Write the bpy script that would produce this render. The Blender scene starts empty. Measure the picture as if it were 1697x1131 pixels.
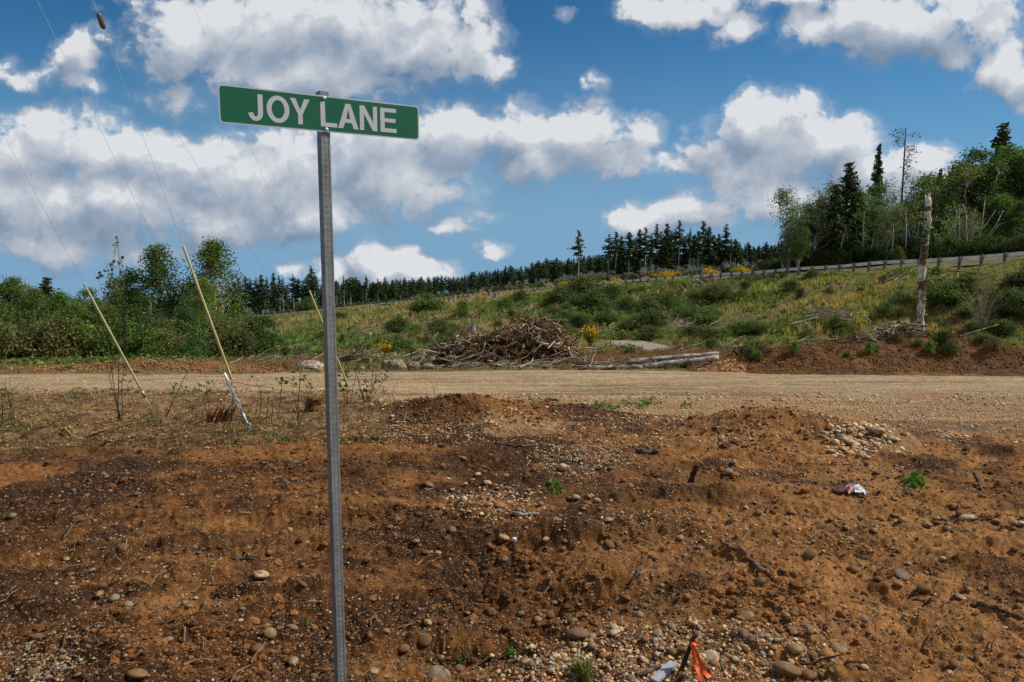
import bpy, math, random
import numpy as np
from mathutils import Vector, Matrix
R = math.radians
random.seed(7)
rng = np.random.default_rng(7)
scene = bpy.context.scene
COL = scene.collection

# ------------------------------------------------------------------ camera
FPX = 1131.0; W0, H0 = 1697.0, 1131.0
TH = math.atan((565.5-435.0)/FPX)
CAMZ = 2.05
cam_d = bpy.data.cameras.new('camera'); cam = bpy.data.objects.new('camera', cam_d); COL.objects.link(cam)
cam_d.sensor_width = 36.0; cam_d.lens = 36.0*FPX/W0; cam_d.clip_end = 6000; cam_d.clip_start = 0.05
cam.location = (0, 0, CAMZ); cam.rotation_euler = (math.pi/2-TH, 0, 0)
scene.camera = cam

# ------------------------------------------------------------------ light
SUN_AZ, SUN_EL = math.atan2(0.97, 0.12), R(46)      # azimuth from +Y towards +X
scene.view_settings.view_transform = 'Standard'; scene.view_settings.look = 'None'
scene.view_settings.gamma = 1; scene.view_settings.exposure = 0.0
sd = bpy.data.lights.new('sun', 'SUN'); sd.energy = 4.9; sd.angle = R(1.0); sd.color = (1.0, 0.95, 0.87)
sun = bpy.data.objects.new('sun', sd); COL.objects.link(sun)
to_sun = Vector((math.sin(SUN_AZ)*math.cos(SUN_EL), math.cos(SUN_AZ)*math.cos(SUN_EL), math.sin(SUN_EL)))
sun.rotation_euler = to_sun.to_track_quat('Z', 'Y').to_euler(); sun.location = (20, 10, 40)

world = bpy.data.worlds.new('World'); scene.world = world; world.use_nodes = True
class NT:
    def __init__(s, tree): s.t = tree; s.n = tree.nodes; s.l = tree.links
    def node(s, typ, **kw):
        n = s.n.new(typ)
        for k, v in kw.items(): setattr(n, k, v)
        return n
    def put(s, sock, v):
        if v is None: return
        if isinstance(v, bpy.types.NodeSocket): s.l.new(v, sock)
        else:
            if hasattr(sock.default_value, '__len__') and not hasattr(v, '__len__'): v = [v]*len(sock.default_value)
            if hasattr(v, '__len__') and len(sock.default_value) == 4 and len(v) == 3: v = tuple(v)+(1,)
            sock.default_value = v
    def math(s, op, a, b=None, c=None, clamp=False):
        n = s.node('ShaderNodeMath', operation=op, use_clamp=clamp)
        s.put(n.inputs[0], a); s.put(n.inputs[1], b); s.put(n.inputs[2], c); return n.outputs[0]
    def vec(s, op, a, b=None, c=None):
        n = s.node('ShaderNodeVectorMath', operation=op)
        s.put(n.inputs[0], a); s.put(n.inputs[1], b); s.put(n.inputs[2], c)
        return n.outputs['Value'] if op in ('DOT_PRODUCT', 'LENGTH') else n.outputs[0]
    def mix(s, f, a, b, mode='MIX'):
        n = s.node('ShaderNodeMix', data_type='RGBA', blend_type=mode)
        s.put(n.inputs[0], f); s.put(n.inputs[6], a); s.put(n.inputs[7], b); return n.outputs[2]
    def noise(s, vec, scale, detail=4, rough=0.55, dist=0.0, out=0):
        n = s.node('ShaderNodeTexNoise'); s.put(n.inputs['Vector'], vec); n.inputs['Scale'].default_value = scale
        n.inputs['Detail'].default_value = detail; n.inputs['Roughness'].default_value = rough
        n.inputs['Distortion'].default_value = dist; return n.outputs[out]
    def voro(s, vec, scale, feature='F1', out='Distance', detail=0, rough=.5):
        n = s.node('ShaderNodeTexVoronoi', feature=feature); s.put(n.inputs['Vector'], vec)
        n.inputs['Scale'].default_value = scale
        if 'Detail' in n.inputs: n.inputs['Detail'].default_value = detail; n.inputs['Roughness'].default_value = rough
        return n.outputs[out]
    def ramp(s, f, stops, interp='LINEAR'):
        n = s.node('ShaderNodeValToRGB'); s.put(n.inputs[0], f); cr = n.color_ramp; cr.interpolation = interp
        while len(cr.elements) < len(stops): cr.elements.new(0.5)
        for e, (p, c) in zip(cr.elements, stops):
            e.position = p
            if not hasattr(c, '__len__'): c = (c, c, c)
            e.color = tuple(c)+(1,) if len(c) == 3 else c
        return n.outputs[0]
    def mr(s, v, a, b, c=0.0, d=1.0, interp='SMOOTHSTEP'):
        n = s.node('ShaderNodeMapRange', interpolation_type=interp); s.put(n.inputs[0], v)
        for i, x in enumerate((a, b, c, d)): s.put(n.inputs[i+1], x)
        return n.outputs[0]

def slope_v(v):
    b = (565.5-np.asarray(v, float))/FPX; t = math.tan(TH)
    return (b-t)/(1+b*t)
def tan_u(u, v):
    b = (565.5-np.asarray(v, float))/FPX
    return (np.asarray(u, float)-848.5)/FPX/(math.cos(TH)+b*math.sin(TH))
def P(u, v, D):          # world point at depth D (metres along +Y) seen in direction (u, v)
    return Vector((float(tan_u(u, v))*D, D, CAMZ+float(slope_v(v))*D))

# cloud banks as soft lobes in direction space: azimuth, elevation, widths, weight
LOBES = [(300,55,105,75,1),(430,60,150,85,1.1),(560,50,150,90,1.1),(680,55,115,75,1.05),(760,85,80,52,.95),(822,112,38,28,.8),(340,155,120,38,.75),(480,125,150,55,1),(600,130,115,45,.85),
 (115,95,52,42,.8),(85,120,62,28,.75),(145,72,36,30,.75),(120,140,50,25,.6),
 (60,245,115,62,1.1),(180,250,105,52,1.05),(300,265,100,58,1.05),(60,330,140,70,1.1),(200,335,160,75,1.15),(380,300,130,85,1.1),(60,400,130,38,.9),(220,385,120,30,.7),(350,350,160,55,1),(480,300,120,80,1.05),(520,355,130,45,.9),(0,290,120,90,1),
 (620,250,110,75,1.1),(740,235,100,68,1.05),(850,225,70,55,1),(900,260,90,50,1),(970,235,80,62,1.05),(1045,222,50,45,.9),(720,310,130,42,.85),(650,335,80,45,.75),(1000,275,90,30,.8),(1110,275,55,24,.65),(1150,250,45,18,.55),
 (1210,255,70,62,1),(1290,235,95,72,1.1),(1325,188,45,40,.9),(1385,255,90,50,1),(1460,295,120,48,1),(1530,275,60,38,.85),(1250,320,140,42,.95),(1170,345,90,35,.85),(1050,368,62,30,.9),(1110,360,60,28,.8),
 (1140,12,110,32,.95),(1205,42,52,26,.9),(1350,55,65,38,.9),(1450,45,120,58,1.05),(1570,30,130,58,1.05),(1655,90,55,60,.9),(1697,130,45,60,.9),(1300,-10,200,28,.8),
 (610,440,62,45,.95),(670,445,70,34,.9),(725,452,55,24,.8),(560,462,60,26,.8),(495,455,35,20,.6),(825,405,30,18,.6),(800,352,62,22,.55),(760,375,45,16,.5),
 (985,130,30,26,.42),(930,15,22,16,.42),(1640,225,32,26,.42),(15,90,30,30,.4),(240,420,200,24,.5)]
def cover_group(name, u0, u1):
    grp = bpy.data.node_groups.new(name, 'ShaderNodeTree')
    grp.interface.new_socket('P', in_out='INPUT', socket_type='NodeSocketVector')
    grp.interface.new_socket('F', in_out='OUTPUT', socket_type='NodeSocketFloat'); grp.interface.new_socket('S', in_out='OUTPUT', socket_type='NodeSocketFloat')
    g = NT(grp); gi = g.node('NodeGroupInput'); go = g.node('NodeGroupOutput')
    p0 = gi.outputs[0]
    wn = g.vec('SUBTRACT', g.noise(p0, 7.0, 5, .6, out=1), (.5, .5, .5))
    pw = g.vec('MULTIPLY_ADD', wn, (.13, .09, 0), p0)
    acc = None
    for (u, v, ru, rv, w_) in LOBES:
        if u+1.5*ru+40 < u0 or u-1.5*ru-40 > u1: continue
        cx, cy = float(tan_u(u, v)), float(slope_v(v)); sx, sy = FPX/ru*.80, FPX/rv*.80
        q = g.vec('MULTIPLY_ADD', pw, (sx, sy, 0), (-cx*sx, -cy*sy, 0))
        f = g.math('SUBTRACT', w_, g.vec('DOT_PRODUCT', q, q))
        acc = f if acc is None else g.math('SMOOTH_MAX', acc, f, .3)
    bil = g.voro(g.vec('MULTIPLY', pw, (1, 1.25, 0)), 13.0, detail=3, rough=.6)
    fb = g.noise(p0, 14.0, 8, .62)
    acc = g.math('MAXIMUM', acc, -1.0); g.l.new(g.math('MULTIPLY_ADD', g.voro(g.vec('MULTIPLY', pw, (1, 1.25, 0)), 9.0, detail=1, rough=.5), -.8, acc), go.inputs[1])
    acc = g.math('MULTIPLY_ADD', bil, -.62, acc)
    acc = g.math('MULTIPLY_ADD', fb, 1.9, acc)
    g.l.new(g.math('SUBTRACT', acc, .52), go.inputs[0])
    return grp

w = NT(world.node_tree)
world.cycles.sampling_method = 'MANUAL'; world.cycles.sample_map_resolution = 256
for n in list(w.n): w.n.remove(n)
SKY = 0.085
tc = w.node('ShaderNodeTexCoord'); sep = w.node('ShaderNodeSeparateXYZ'); w.l.new(tc.outputs['Generated'], sep.inputs[0])
ay = w.math('MAXIMUM', w.math('ABSOLUTE', sep.outputs[1]), .12)
az = w.math('DIVIDE', sep.outputs[0], ay); ev = w.math('DIVIDE', sep.outputs[2], ay)
cmb = w.node('ShaderNodeCombineXYZ'); w.l.new(az, cmb.inputs[0]); w.l.new(ev, cmb.inputs[1])
sky = w.node('ShaderNodeTexSky', sky_type='NISHITA', sun_disc=False, sun_elevation=SUN_EL, sun_rotation=SUN_AZ, altitude=100, air_density=1.0, dust_density=.3, ozone_density=3.0)
skyc = w.mix(1.0, sky.outputs[0], (.27, .68, .90), 'MULTIPLY')
skyc = w.mix(w.mr(ev, .36, -.02, 0, .92), skyc, (.21/SKY, .38/SKY, .58/SKY))
def banks(grp):
    def cover(off):
        n = w.node('ShaderNodeGroup'); n.node_tree = grp; w.put(n.inputs[0], w.vec('ADD', cmb.outputs[0], off)); return n.outputs
    (F1, S1), (F2, S2) = cover((0, 0, 0)), cover((.014, .034, 0))
    mask = w.math('MAXIMUM', w.mr(F1, .0, .42), w.mr(F1, -.35, .25, 0, .30))
    lit = w.math('MULTIPLY_ADD', w.math('SUBTRACT', S1, S2), .66, .52); lit = w.math('MULTIPLY_ADD', w.math('SUBTRACT', F1, F2), .42, lit)
    lit = w.math('SUBTRACT', lit, w.mr(S1, .3, 1.2, 0, .20))
    lit = w.math('ADD', lit, w.math('MULTIPLY_ADD', w.noise(cmb.outputs[0], 6.0, 6, .6), .6, -.3))
    cc = w.ramp(w.math('ADD', lit, 0.08), [(0.0, (.20, .275, .39)), (.35, (.30, .37, .475)), (.66, (.46, .505, .58)), (.88, (.60, .635, .685)), (1.0, (.74, .755, .78))])
    cc = w.vec('SCALE', cc, None); cc.node.inputs['Scale'].default_value = 1/SKY
    final = w.mix(w.math('MULTIPLY', mask, .97), skyc, cc)
    bg = w.node('ShaderNodeBackground'); w.l.new(final, bg.inputs[0]); bg.inputs[1].default_value = SKY; return bg.outputs[0]
def pick(f, a, b):
    n = w.node('ShaderNodeMixShader'); w.l.new(f, n.inputs[0]); w.l.new(a, n.inputs[1]); w.l.new(b, n.inputs[2]); return n.outputs[0]
u_az = lambda u: (u-848.5)/FPX
sh = pick(w.math('GREATER_THAN', az, u_az(560)), banks(cover_group('cloud_cover_west', -900, 560)), banks(cover_group('cloud_cover_mid', 560, 1130)))
sh = pick(w.math('GREATER_THAN', az, u_az(1130)), sh, banks(cover_group('cloud_cover_east', 1130, 2600)))
cf = w.mix(w.mr(w.noise(cmb.outputs[0], 2.0, 3, .6), .34, .52), skyc, (.40/SKY, .40/SKY, .40/SKY))     # broken cloud over the rest of the sky
bb = w.node('ShaderNodeBackground'); w.l.new(cf, bb.inputs[0]); bb.inputs[1].default_value = SKY
away = w.math('MAXIMUM', w.math('LESS_THAN', sep.outputs[1], .1), w.math('LESS_THAN', sep.outputs[2], -.12))
sh = pick(away, sh, bb.outputs[0])
wo = w.node('ShaderNodeOutputWorld'); w.l.new(sh, wo.inputs[0])
# ------------------------------------------------------------------ helpers
def hash2(ix, iy, s):
    h = (ix.astype(np.int64)*374761393 + iy.astype(np.int64)*668265263 + s*974634777) & 0x7fffffff
    h = ((h ^ (h >> 13))*1274126177) & 0x7fffffff
    return ((h ^ (h >> 16)) & 0xffff)/65535.0
def vnoise(x, y, s=0):
    x = np.asarray(x, float); y = np.asarray(y, float)
    ix = np.floor(x); iy = np.floor(y); fx = x-ix; fy = y-iy
    fx = fx*fx*fx*(fx*(fx*6-15)+10); fy = fy*fy*fy*(fy*(fy*6-15)+10)
    a = hash2(ix, iy, s); b = hash2(ix+1, iy, s); c = hash2(ix, iy+1, s); d = hash2(ix+1, iy+1, s)
    return ((a*(1-fx)+b*fx)*(1-fy)+(c*(1-fx)+d*fx)*fy)*2-1
def fbm(x, y, sc, o=3, s=0, gain=.5):
    r = 0; a = 1; n = 0
    for i in range(o):
        r = r+a*vnoise(x*sc+17.3*i, y*sc-9.1*i, s+i); n += a; a *= gain; sc *= 2.03
    return r/n
def sstep(a, b, x):
    t = np.clip((np.asarray(x, float)-a)/(b-a), 0, 1); return t*t*(3-2*t)

class Geo:
    def __init__(s): s.v = []; s.f = []; s.c = []; s.n = 0
    def add(s, v, f, col=(1, 1, 1)):
        v = np.asarray(v, float).reshape(-1, 3); f = np.asarray(f, int)
        c = np.asarray(col, float)
        if c.ndim == 1: c = np.broadcast_to(c, (len(v), 3))
        s.v.append(v); s.c.append(c); s.f.append(f+s.n); s.n += len(v); return s
    def mesh(s, name, mat, smooth=False):
        me = bpy.data.meshes.new(name)
        if s.n == 0: return me
        v = np.concatenate(s.v); c = np.concatenate(s.c)
        tot = np.concatenate([np.full(len(f), f.shape[1]) for f in s.f]); idx = np.concatenate([f.ravel() for f in s.f])
        me.vertices.add(len(v)); me.vertices.foreach_set('co', v.ravel())
        me.loops.add(len(idx)); me.loops.foreach_set('vertex_index', idx)
        me.polygons.add(len(tot)); me.polygons.foreach_set('loop_start', np.concatenate([[0], np.cumsum(tot)[:-1]]))
        me.polygons.foreach_set('use_smooth', np.full(len(tot), bool(smooth)))
        a = me.attributes.new('col', 'FLOAT_COLOR', 'POINT'); a.data.foreach_set('color', np.column_stack([c, np.ones(len(c))]).ravel())
        me.update(); me.materials.append(mat); return me
    def obj(s, name, mat, parent=None, smooth=False):
        return link(name, s.mesh(name, mat, smooth), parent)
def link(name, me, parent=None):
    o = bpy.data.objects.new(name, me); COL.objects.link(o)
    if parent is not None: o.parent = parent
    return o
def thing(name, label, cat, loc=(0, 0, 0), rz=0, group=None, scale=1):
    o = bpy.data.objects.new(name, None); COL.objects.link(o); o.location = loc; o.rotation_euler = (0, 0, rz); o.scale = (scale,)*3 if not hasattr(scale, '__len__') else scale
    o.empty_display_size = .2
    return tag(o, label, cat, group)
def tag(o, label=None, cat=None, group=None, kind=None):
    if label: o['label'] = label
    if cat: o['category'] = cat
    if group: o['group'] = group
    if kind: o['kind'] = kind
    return o
def dup(root, loc, rz=0, scale=1, label=None, group=None, color=None):
    r = root.copy(); COL.objects.link(r); r.location = loc; r.rotation_euler = (0, 0, rz); r.scale = (scale,)*3 if not hasattr(scale, '__len__') else scale
    if label: r['label'] = label
    if group: r['group'] = group
    if color: r.color = color
    for ch in list(root.children):
        c = ch.copy(); COL.objects.link(c); c.parent = r
        if color: c.color = color
    return r
def tube(g, pts, rad, sides=6, col=(1, 1, 1), cap=True, col2=None):
    p = np.asarray(pts, float); n = len(p); rad = np.broadcast_to(np.asarray(rad, float), (n,))
    t = np.gradient(p, axis=0); t /= np.linalg.norm(t, axis=1)[:, None]+1e-9
    ref = np.array([0, 0, 1.0]) if abs(t[0][2]) < .9 else np.array([1.0, 0, 0])
    a = np.cross(t, ref); a /= np.linalg.norm(a, axis=1)[:, None]+1e-9; b = np.cross(t, a)
    th = np.arange(sides)*2*math.pi/sides
    v = (p[:, None]+rad[:, None, None]*(np.cos(th)[None, :, None]*a[:, None]+np.sin(th)[None, :, None]*b[:, None])).reshape(-1, 3)
    i = np.arange(n-1)[:, None]*sides; j = np.arange(sides)[None]; k = (j+1) % sides
    f = np.stack([i+j, i+k, i+sides+k, i+sides+j], -1).reshape(-1, 4)
    c = np.asarray(col, float)
    if col2 is not None: c = c+(np.asarray(col2)-c)*np.repeat(np.linspace(0, 1, n), sides)[:, None]
    g.add(v, f, c)
    if cap:
        base = g.n-len(v)
        g.f.append(np.array([list(range(sides))[::-1]])+base); g.f.append(np.array([list(range(sides))])+base+(n-1)*sides)
def box(g, lo, hi, M=None, col=(1, 1, 1)):
    x0, y0, z0 = lo; x1, y1, z1 = hi
    v = np.array([(x0,y0,z0),(x1,y0,z0),(x1,y1,z0),(x0,y1,z0),(x0,y0,z1),(x1,y0,z1),(x1,y1,z1),(x0,y1,z1)], float)
    if M is not None: v = np.array([M @ Vector(q) for q in v])
    g.add(v, [(0,3,2,1),(4,5,6,7),(0,1,5,4),(1,2,6,5),(2,3,7,6),(3,0,4,7)], col)
def ico(sub):
    t = (1+5**.5)/2
    v = [(-1,t,0),(1,t,0),(-1,-t,0),(1,-t,0),(0,-1,t),(0,1,t),(0,-1,-t),(0,1,-t),(t,0,-1),(t,0,1),(-t,0,-1),(-t,0,1)]
    f = [(0,11,5),(0,5,1),(0,1,7),(0,7,10),(0,10,11),(1,5,9),(5,11,4),(11,10,2),(10,7,6),(7,1,8),(3,9,4),(3,4,2),(3,2,6),(3,6,8),(3,8,9),(4,9,5),(2,4,11),(6,2,10),(8,6,7),(9,8,1)]
    v = [np.array(q)/np.linalg.norm(q) for q in v]
    for _ in range(sub):
        c = {}; nf = []
        def m(a, b):
            k = (min(a, b), max(a, b))
            if k not in c: q = v[a]+v[b]; v.append(q/np.linalg.norm(q)); c[k] = len(v)-1
            return c[k]
        for a, b, d in f:
            x, y, z = m(a, b), m(b, d), m(d, a); nf += [(a, x, z), (b, y, x), (d, z, y), (x, y, z)]
        f = nf
    return np.array(v), np.array(f)
def n3(v, sc, s):      # cheap smooth 3-D noise from three planes
    return (vnoise(v[:, 0]*sc+3.1, v[:, 1]*sc+s, s)+vnoise(v[:, 1]*sc-5.7, v[:, 2]*sc+s, s+1)+vnoise(v[:, 2]*sc+8.2, v[:, 0]*sc-s, s+2))/3
def scatter_blobs(g, pos, size, asp, tmpl, col, seed=1, sink=.3):
    """many copies of one template, each turned, squashed and coloured"""
    r = np.random.default_rng(seed); v, f = tmpl; n = len(pos); m = len(v)
    q = r.normal(size=(n, 4)); q /= np.linalg.norm(q, axis=1)[:, None]; w_, x, y, z = q.T
    Rm = np.stack([1-2*(y*y+z*z), 2*(x*y-z*w_), 2*(x*z+y*w_), 2*(x*y+z*w_), 1-2*(x*x+z*z), 2*(y*z-x*w_), 2*(x*z-y*w_), 2*(y*z+x*w_), 1-2*(x*x+y*y)], -1).reshape(n, 3, 3)
    pts = np.einsum('nij,mj->nmi', Rm, v)
    pts *= (1+.16*r.normal(size=(n, m, 1)).clip(-1.5, 1.5))
    ang = r.random(n)*6.283; ca, sa = np.cos(ang), np.sin(ang)
    s3 = np.stack([size, size*asp[:, 0], size*asp[:, 1]], -1); pts = pts*s3[:, None]
    X = pts[..., 0]*ca[:, None]-pts[..., 1]*sa[:, None]; Y = pts[..., 0]*sa[:, None]+pts[..., 1]*ca[:, None]
    pts = np.stack([X, Y, pts[..., 2]], -1)+pos[:, None]
    pts[..., 2] += (size*asp[:, 1]*(1-sink))[:, None]*.6
    F = (np.arange(n)[:, None, None]*m+f[None]).reshape(-1, f.shape[1])
    C = np.repeat(col, m, axis=0)
    g.add(pts.reshape(-1, 3), F, C)

# ------------------------------------------------------------------ materials
def mat(name, rough=.9, spec=.2):
    m = bpy.data.materials.new(name); m.use_nodes = True; t = NT(m.node_tree)
    b = m.node_tree.nodes['Principled BSDF']; b.inputs['Roughness'].default_value = rough
    b.inputs['Specular IOR Level'].default_value = spec
    return m, t, b
def attr(t, name='col'):
    return t.node('ShaderNodeAttribute', attribute_name=name).outputs['Color']
def opos(t): return t.node('ShaderNodeTexCoord').outputs['Object']
def wpos(t): return t.node('ShaderNodeNewGeometry').outputs['Position']
def bump(t, b, h, strength=.5, dist=.02):
    n = t.node('ShaderNodeBump'); n.inputs['Strength'].default_value = strength; n.inputs['Distance'].default_value = dist
    t.put(n.inputs['Height'], h); t.l.new(n.outputs[0], b.inputs['Normal'])
def leaf_mat(name, trans=.35, tint=(1, 1, 1)):
    m, t, b = mat(name, .65, .25)
    oi = t.node('ShaderNodeObjectInfo')
    c = t.mix(1, t.mix(1, attr(t), oi.outputs['Color'], 'MULTIPLY'), tint, 'MULTIPLY')
    n = t.noise(wpos(t), 1.3, 3, .6)
    c = t.mix(1, c, t.ramp(n, [(.3, (.7, .74, .7)), (.7, (1.3, 1.25, 1.15))]), 'MULTIPLY')
    t.l.new(c, b.inputs['Base Color'])
    tr = t.node('ShaderNodeBsdfTranslucent'); t.l.new(t.mix(1, c, (1.1, 1.25, .6), 'MULTIPLY'), tr.inputs[0])
    mx = t.node('ShaderNodeMixShader'); mx.inputs[0].default_value = trans
    t.l.new(b.outputs[0], mx.inputs[1]); t.l.new(tr.outputs[0], mx.inputs[2])
    t.l.new(mx.outputs[0], m.node_tree.nodes['Material Output'].inputs[0]); return m
def bark_mat(name, c0, c1, sc=6, stretch=(1, 1, .25), strength=.6, dist=.03):
    m, t, b = mat(name, .9, .15)
    v = t.vec('MULTIPLY', opos(t), stretch); n = t.noise(v, sc, 6, .65); n2 = t.noise(wpos(t), sc*.35, 4, .6)
    oi = t.node('ShaderNodeObjectInfo')
    c = t.mix(t.mr(n, .35, .65), c0, c1); c = t.mix(t.mr(n2, .45, .7, 0, .45), c, tuple(x*.45 for x in c0))
    c = t.mix(1, t.mix(1, c, attr(t), 'MULTIPLY'), oi.outputs['Color'], 'MULTIPLY')
    t.l.new(c, b.inputs['Base Color']); bump(t, b, n, strength, dist); return m
M = {}
M['needles'] = leaf_mat('needles', .15)
M['leaves'] = leaf_mat('leaves', .38)
M['grassy'] = leaf_mat('grass_blades', .3)
M['bloom'] = leaf_mat('broom_flowers', .25)
M['trunk'] = bark_mat('pale_bark', (.24, .225, .20), (.52, .50, .46))
M['dark_trunk'] = bark_mat('brown_bark', (.035, .027, .02), (.10, .08, .06))
M['grey_wood'] = bark_mat('weathered_wood', (.13, .11, .09), (.34, .31, .27), 5, (.3, 1, 1))
M['twig'] = bark_mat('twig_bark', (.05, .035, .025), (.15, .11, .08), 12)
M['log_bark'] = bark_mat('log_bark', (.09, .07, .055), (.46, .42, .37), 9, (.25, 1, 1), .5, .02)
M['snag'] = bark_mat('snag_bark', (.30, .27, .23), (.78, .76, .70), 5, (1, 1, .5), .8, .03)
def stone_mat():
    m, t, b = mat('stone', .8, .25)
    oi = t.node('ShaderNodeObjectInfo'); p = opos(t)
    n = t.noise(p, 1.6, 6, .65); n2 = t.noise(p, 14, 4, .7); n3_ = t.noise(wpos(t), 9, 4, .6)
    c = t.mix(1, t.mix(1, oi.outputs['Color'], attr(t), 'MULTIPLY'), t.ramp(n, [(.25, .55), (.55, .95), (.8, 1.25)]), 'MULTIPLY')
    c = t.mix(1, c, t.ramp(n2, [(.3, .75), (.7, 1.2)]), 'MULTIPLY')
    c = t.mix(t.mr(n3_, .36, .60, 0, .85), c, (.14, .068, .026))
    t.l.new(c, b.inputs['Base Color']); bump(t, b, n2, .35, .05); return m
M['stone'] = stone_mat()
def pebble_mat():
    m, t, b = mat('pebbles', .85, .2)
    c = t.mix(1, attr(t), t.ramp(t.noise(wpos(t), 60, 3, .7), [(.3, .7), (.7, 1.25)]), 'MULTIPLY')
    t.l.new(c, b.inputs['Base Color']); return m
M['pebbles'] = pebble_mat()
def plain(name, c, rough=.6, metal=0, var=.15, sc=20, bmp=0):
    m, t, b = mat(name, rough, .4)
    n = t.noise(opos(t), sc, 5, .6)
    t.l.new(t.mix(1, c, t.ramp(n, [(.3, 1-var), (.7, 1+var)]), 'MULTIPLY'), b.inputs['Base Color'])
    b.inputs['Metallic'].default_value = metal
    if bmp: bump(t, b, n, bmp, .003)
    return m
M['yellow'] = plain('yellow_plastic', (.52, .46, .20), .45)
M['paleyellow'] = plain('faded_yellow_plastic', (.46, .42, .25), .5)
M['steel'] = plain('galvanised_steel', (.42, .43, .44), .45, .6, .3, 40)
M['cable'] = plain('steel_cable', (.30, .31, .33), .5, .3)
M['guard'] = plain('guardrail_steel', (.80, .80, .78), .6, .0, .2, 2)
M['asphalt'] = plain('asphalt', (.06, .06, .06), .9, 0, .3, 3)
M['ribbon'] = plain('orange_ribbon', (.85, .10, .02), .4, 0, .1)
M['white_litter'] = plain('white_plastic_film', (.75, .78, .82), .35, 0, .15, 30, .4)
M['dark_litter'] = plain('dark_red_rag', (.07, .02, .015), .6)
M['pink'] = plain('pink_flagging', (.75, .25, .3), .5)
M['glass'] = plain('brown_ceramic', (.10, .08, .07), .25)
# ------------------------------------------------------------------ terrain
NEAR = [(-6, -1.95), (1.0, -1.97), (2.0, -2.0), (3, -2.08), (4.2, -2.17), (6.5, -2.42), (9, -2.70), (12.8, -3.0), (20, -3.75), (27, -4.56)]
def sv(D, v): return (D, D*float(slope_v(v)))
COLS = {-700: [(30,619),(45,606),(60,598),(90,580),(150,560),(230,550),(300,545),(700,530)],
 0: [(30,620),(45,608),(60,600),(90,585),(150,560),(230,540),(300,535),(700,520)],
 384: [(30,620),(40,610),(55,600),(80,583),(120,560),(180,542),(230,531),(240,530),(320,524),(700,512)],
 511: [(30,620),(40,608),(50,598),(75,572),(120,544),(200,519),(209,519),(300,513),(700,504)],
 612: [(30,619),(38,608),(50,594),(75,562),(115,534),(180,509),(189,509),(300,502),(700,496)],
 727: [(30,619),(38,608),(48,592),(70,558),(105,524),(158,498),(167,498),(260,494),(700,486)],
 850: [(30,617),(36,609),(45,592),(65,552),(95,512),(136,486),(145,486),(240,478),(330,474),(700,468)],
 986: [(30,617),(36,608),(44,592),(60,548),(85,504),(115,475),(124,475),(200,466),(330,452),(700,446)],
 1120: [(30,618),(36,608),(45,583),(52,562),(70,516),(97,465),(106,465),(180,456),(330,444),(700,436)],
 1270: [(30,621),(36,612),(44,586),(52,562),(66,498),(82,455),(91,455),(180,444),(330,436),(700,428)],
 1400: [(30,623),(36,612),(42,592),(50,562),(60,492),(71,447),(79,446),(180,430),(700,400)],
 1515: [(30,624),(36,610),(42,588),(48,560),(55,486),(63,438),(71,437),(180,425),(700,400)],
 1697: [(30,626),(36,612),(41,588),(45,556),(49,478),(54,426),(62,425),(180,415),(700,400)],
 2000: [(30,628),(36,612),(40,580),(43,530),(44.5,440),(47,398),(54,397),(180,390),(700,390)],
 2700: [(30,632),(33,600),(36,500),(38,400),(40,340),(48,340),(180,350),(700,380)]}
RAIL = [(330,535,243),(384,531,230),(511,519,200),(612,509,180),(727,498,158),(850,486,136),(986,475,115),(1120,465,97),(1270,455,82),(1331,451,76.5),(1400,447,71),(1515,438,63),(1697,426,54),(2000,398,47)]
DG = np.concatenate([np.linspace(-6, 30, 145)[:-1], np.geomspace(30, 700, 200)])
TG = []; ZG = []
for u in sorted(COLS):
    pts = NEAR+[sv(D, v) for D, v in COLS[u]]
    d, z = zip(*pts); z = np.interp(DG, d, z)
    k = np.array([1, 2, 3, 2, 1.])/9; zz = np.convolve(np.pad(z, 2, 'edge'), k, 'valid')
    TG.append((u-848.5)/FPX); ZG.append(zz)
TG = np.array(TG); ZG = np.array(ZG)
def HB(X, Y):
    X = np.asarray(X, float); Y = np.asarray(Y, float)
    t = np.clip(X/np.maximum(Y, 2.0), TG[0], TG[-1]-1e-6)
    k = np.clip(np.searchsorted(TG, t, 'right')-1, 0, len(TG)-2); w_ = (t-TG[k])/(TG[k+1]-TG[k]); w_ = w_*w_*(3-2*w_)*.5+w_*.5
    di = np.clip(np.interp(Y, DG, np.arange(len(DG))), 0, len(DG)-1.001); i = di.astype(int); fr = di-i
    a = ZG[k, i]*(1-fr)+ZG[k, i+1]*fr; b = ZG[k+1, i]*(1-fr)+ZG[k+1, i+1]*fr
    return a*(1-w_)+b*w_+CAMZ
VP = np.array([1190, 1131, 1060, 982, 900, 841, 800, 766, 730, 697, 670, 646, 632, 619]); DP = []
for v in VP:
    s = float(slope_v(v)); dd = np.linspace(1.5, 31, 3000); zz = np.interp(dd, [p[0] for p in NEAR]+[30], [p[1] for p in NEAR]+[30*float(slope_v(619))])
    DP.append(dd[np.argmax(zz/dd > s)])
DP = np.array(DP)
def D_of_v(v): return np.interp(-np.asarray(v, float), -VP, DP)
MOUNDS = []
def mound(u, v, D, h, rx, ry, rot=0):
    D = D if D else float(D_of_v(v)); MOUNDS.append((float(tan_u(u, v))*D, D, h, rx, ry, R(rot)))
# spoil ridge between the dirt and the gravel
for u, h, rx in [(640,.22,.9),(700,.28,.8),(745,.30,.6),(790,.42,.6),(850,.30,.8),(915,.28,.7),(960,.20,.6),(590,.15,.9),(1010,.12,.6)]: mound(u, 690, 13.2, h*.6, rx, .55)
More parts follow.
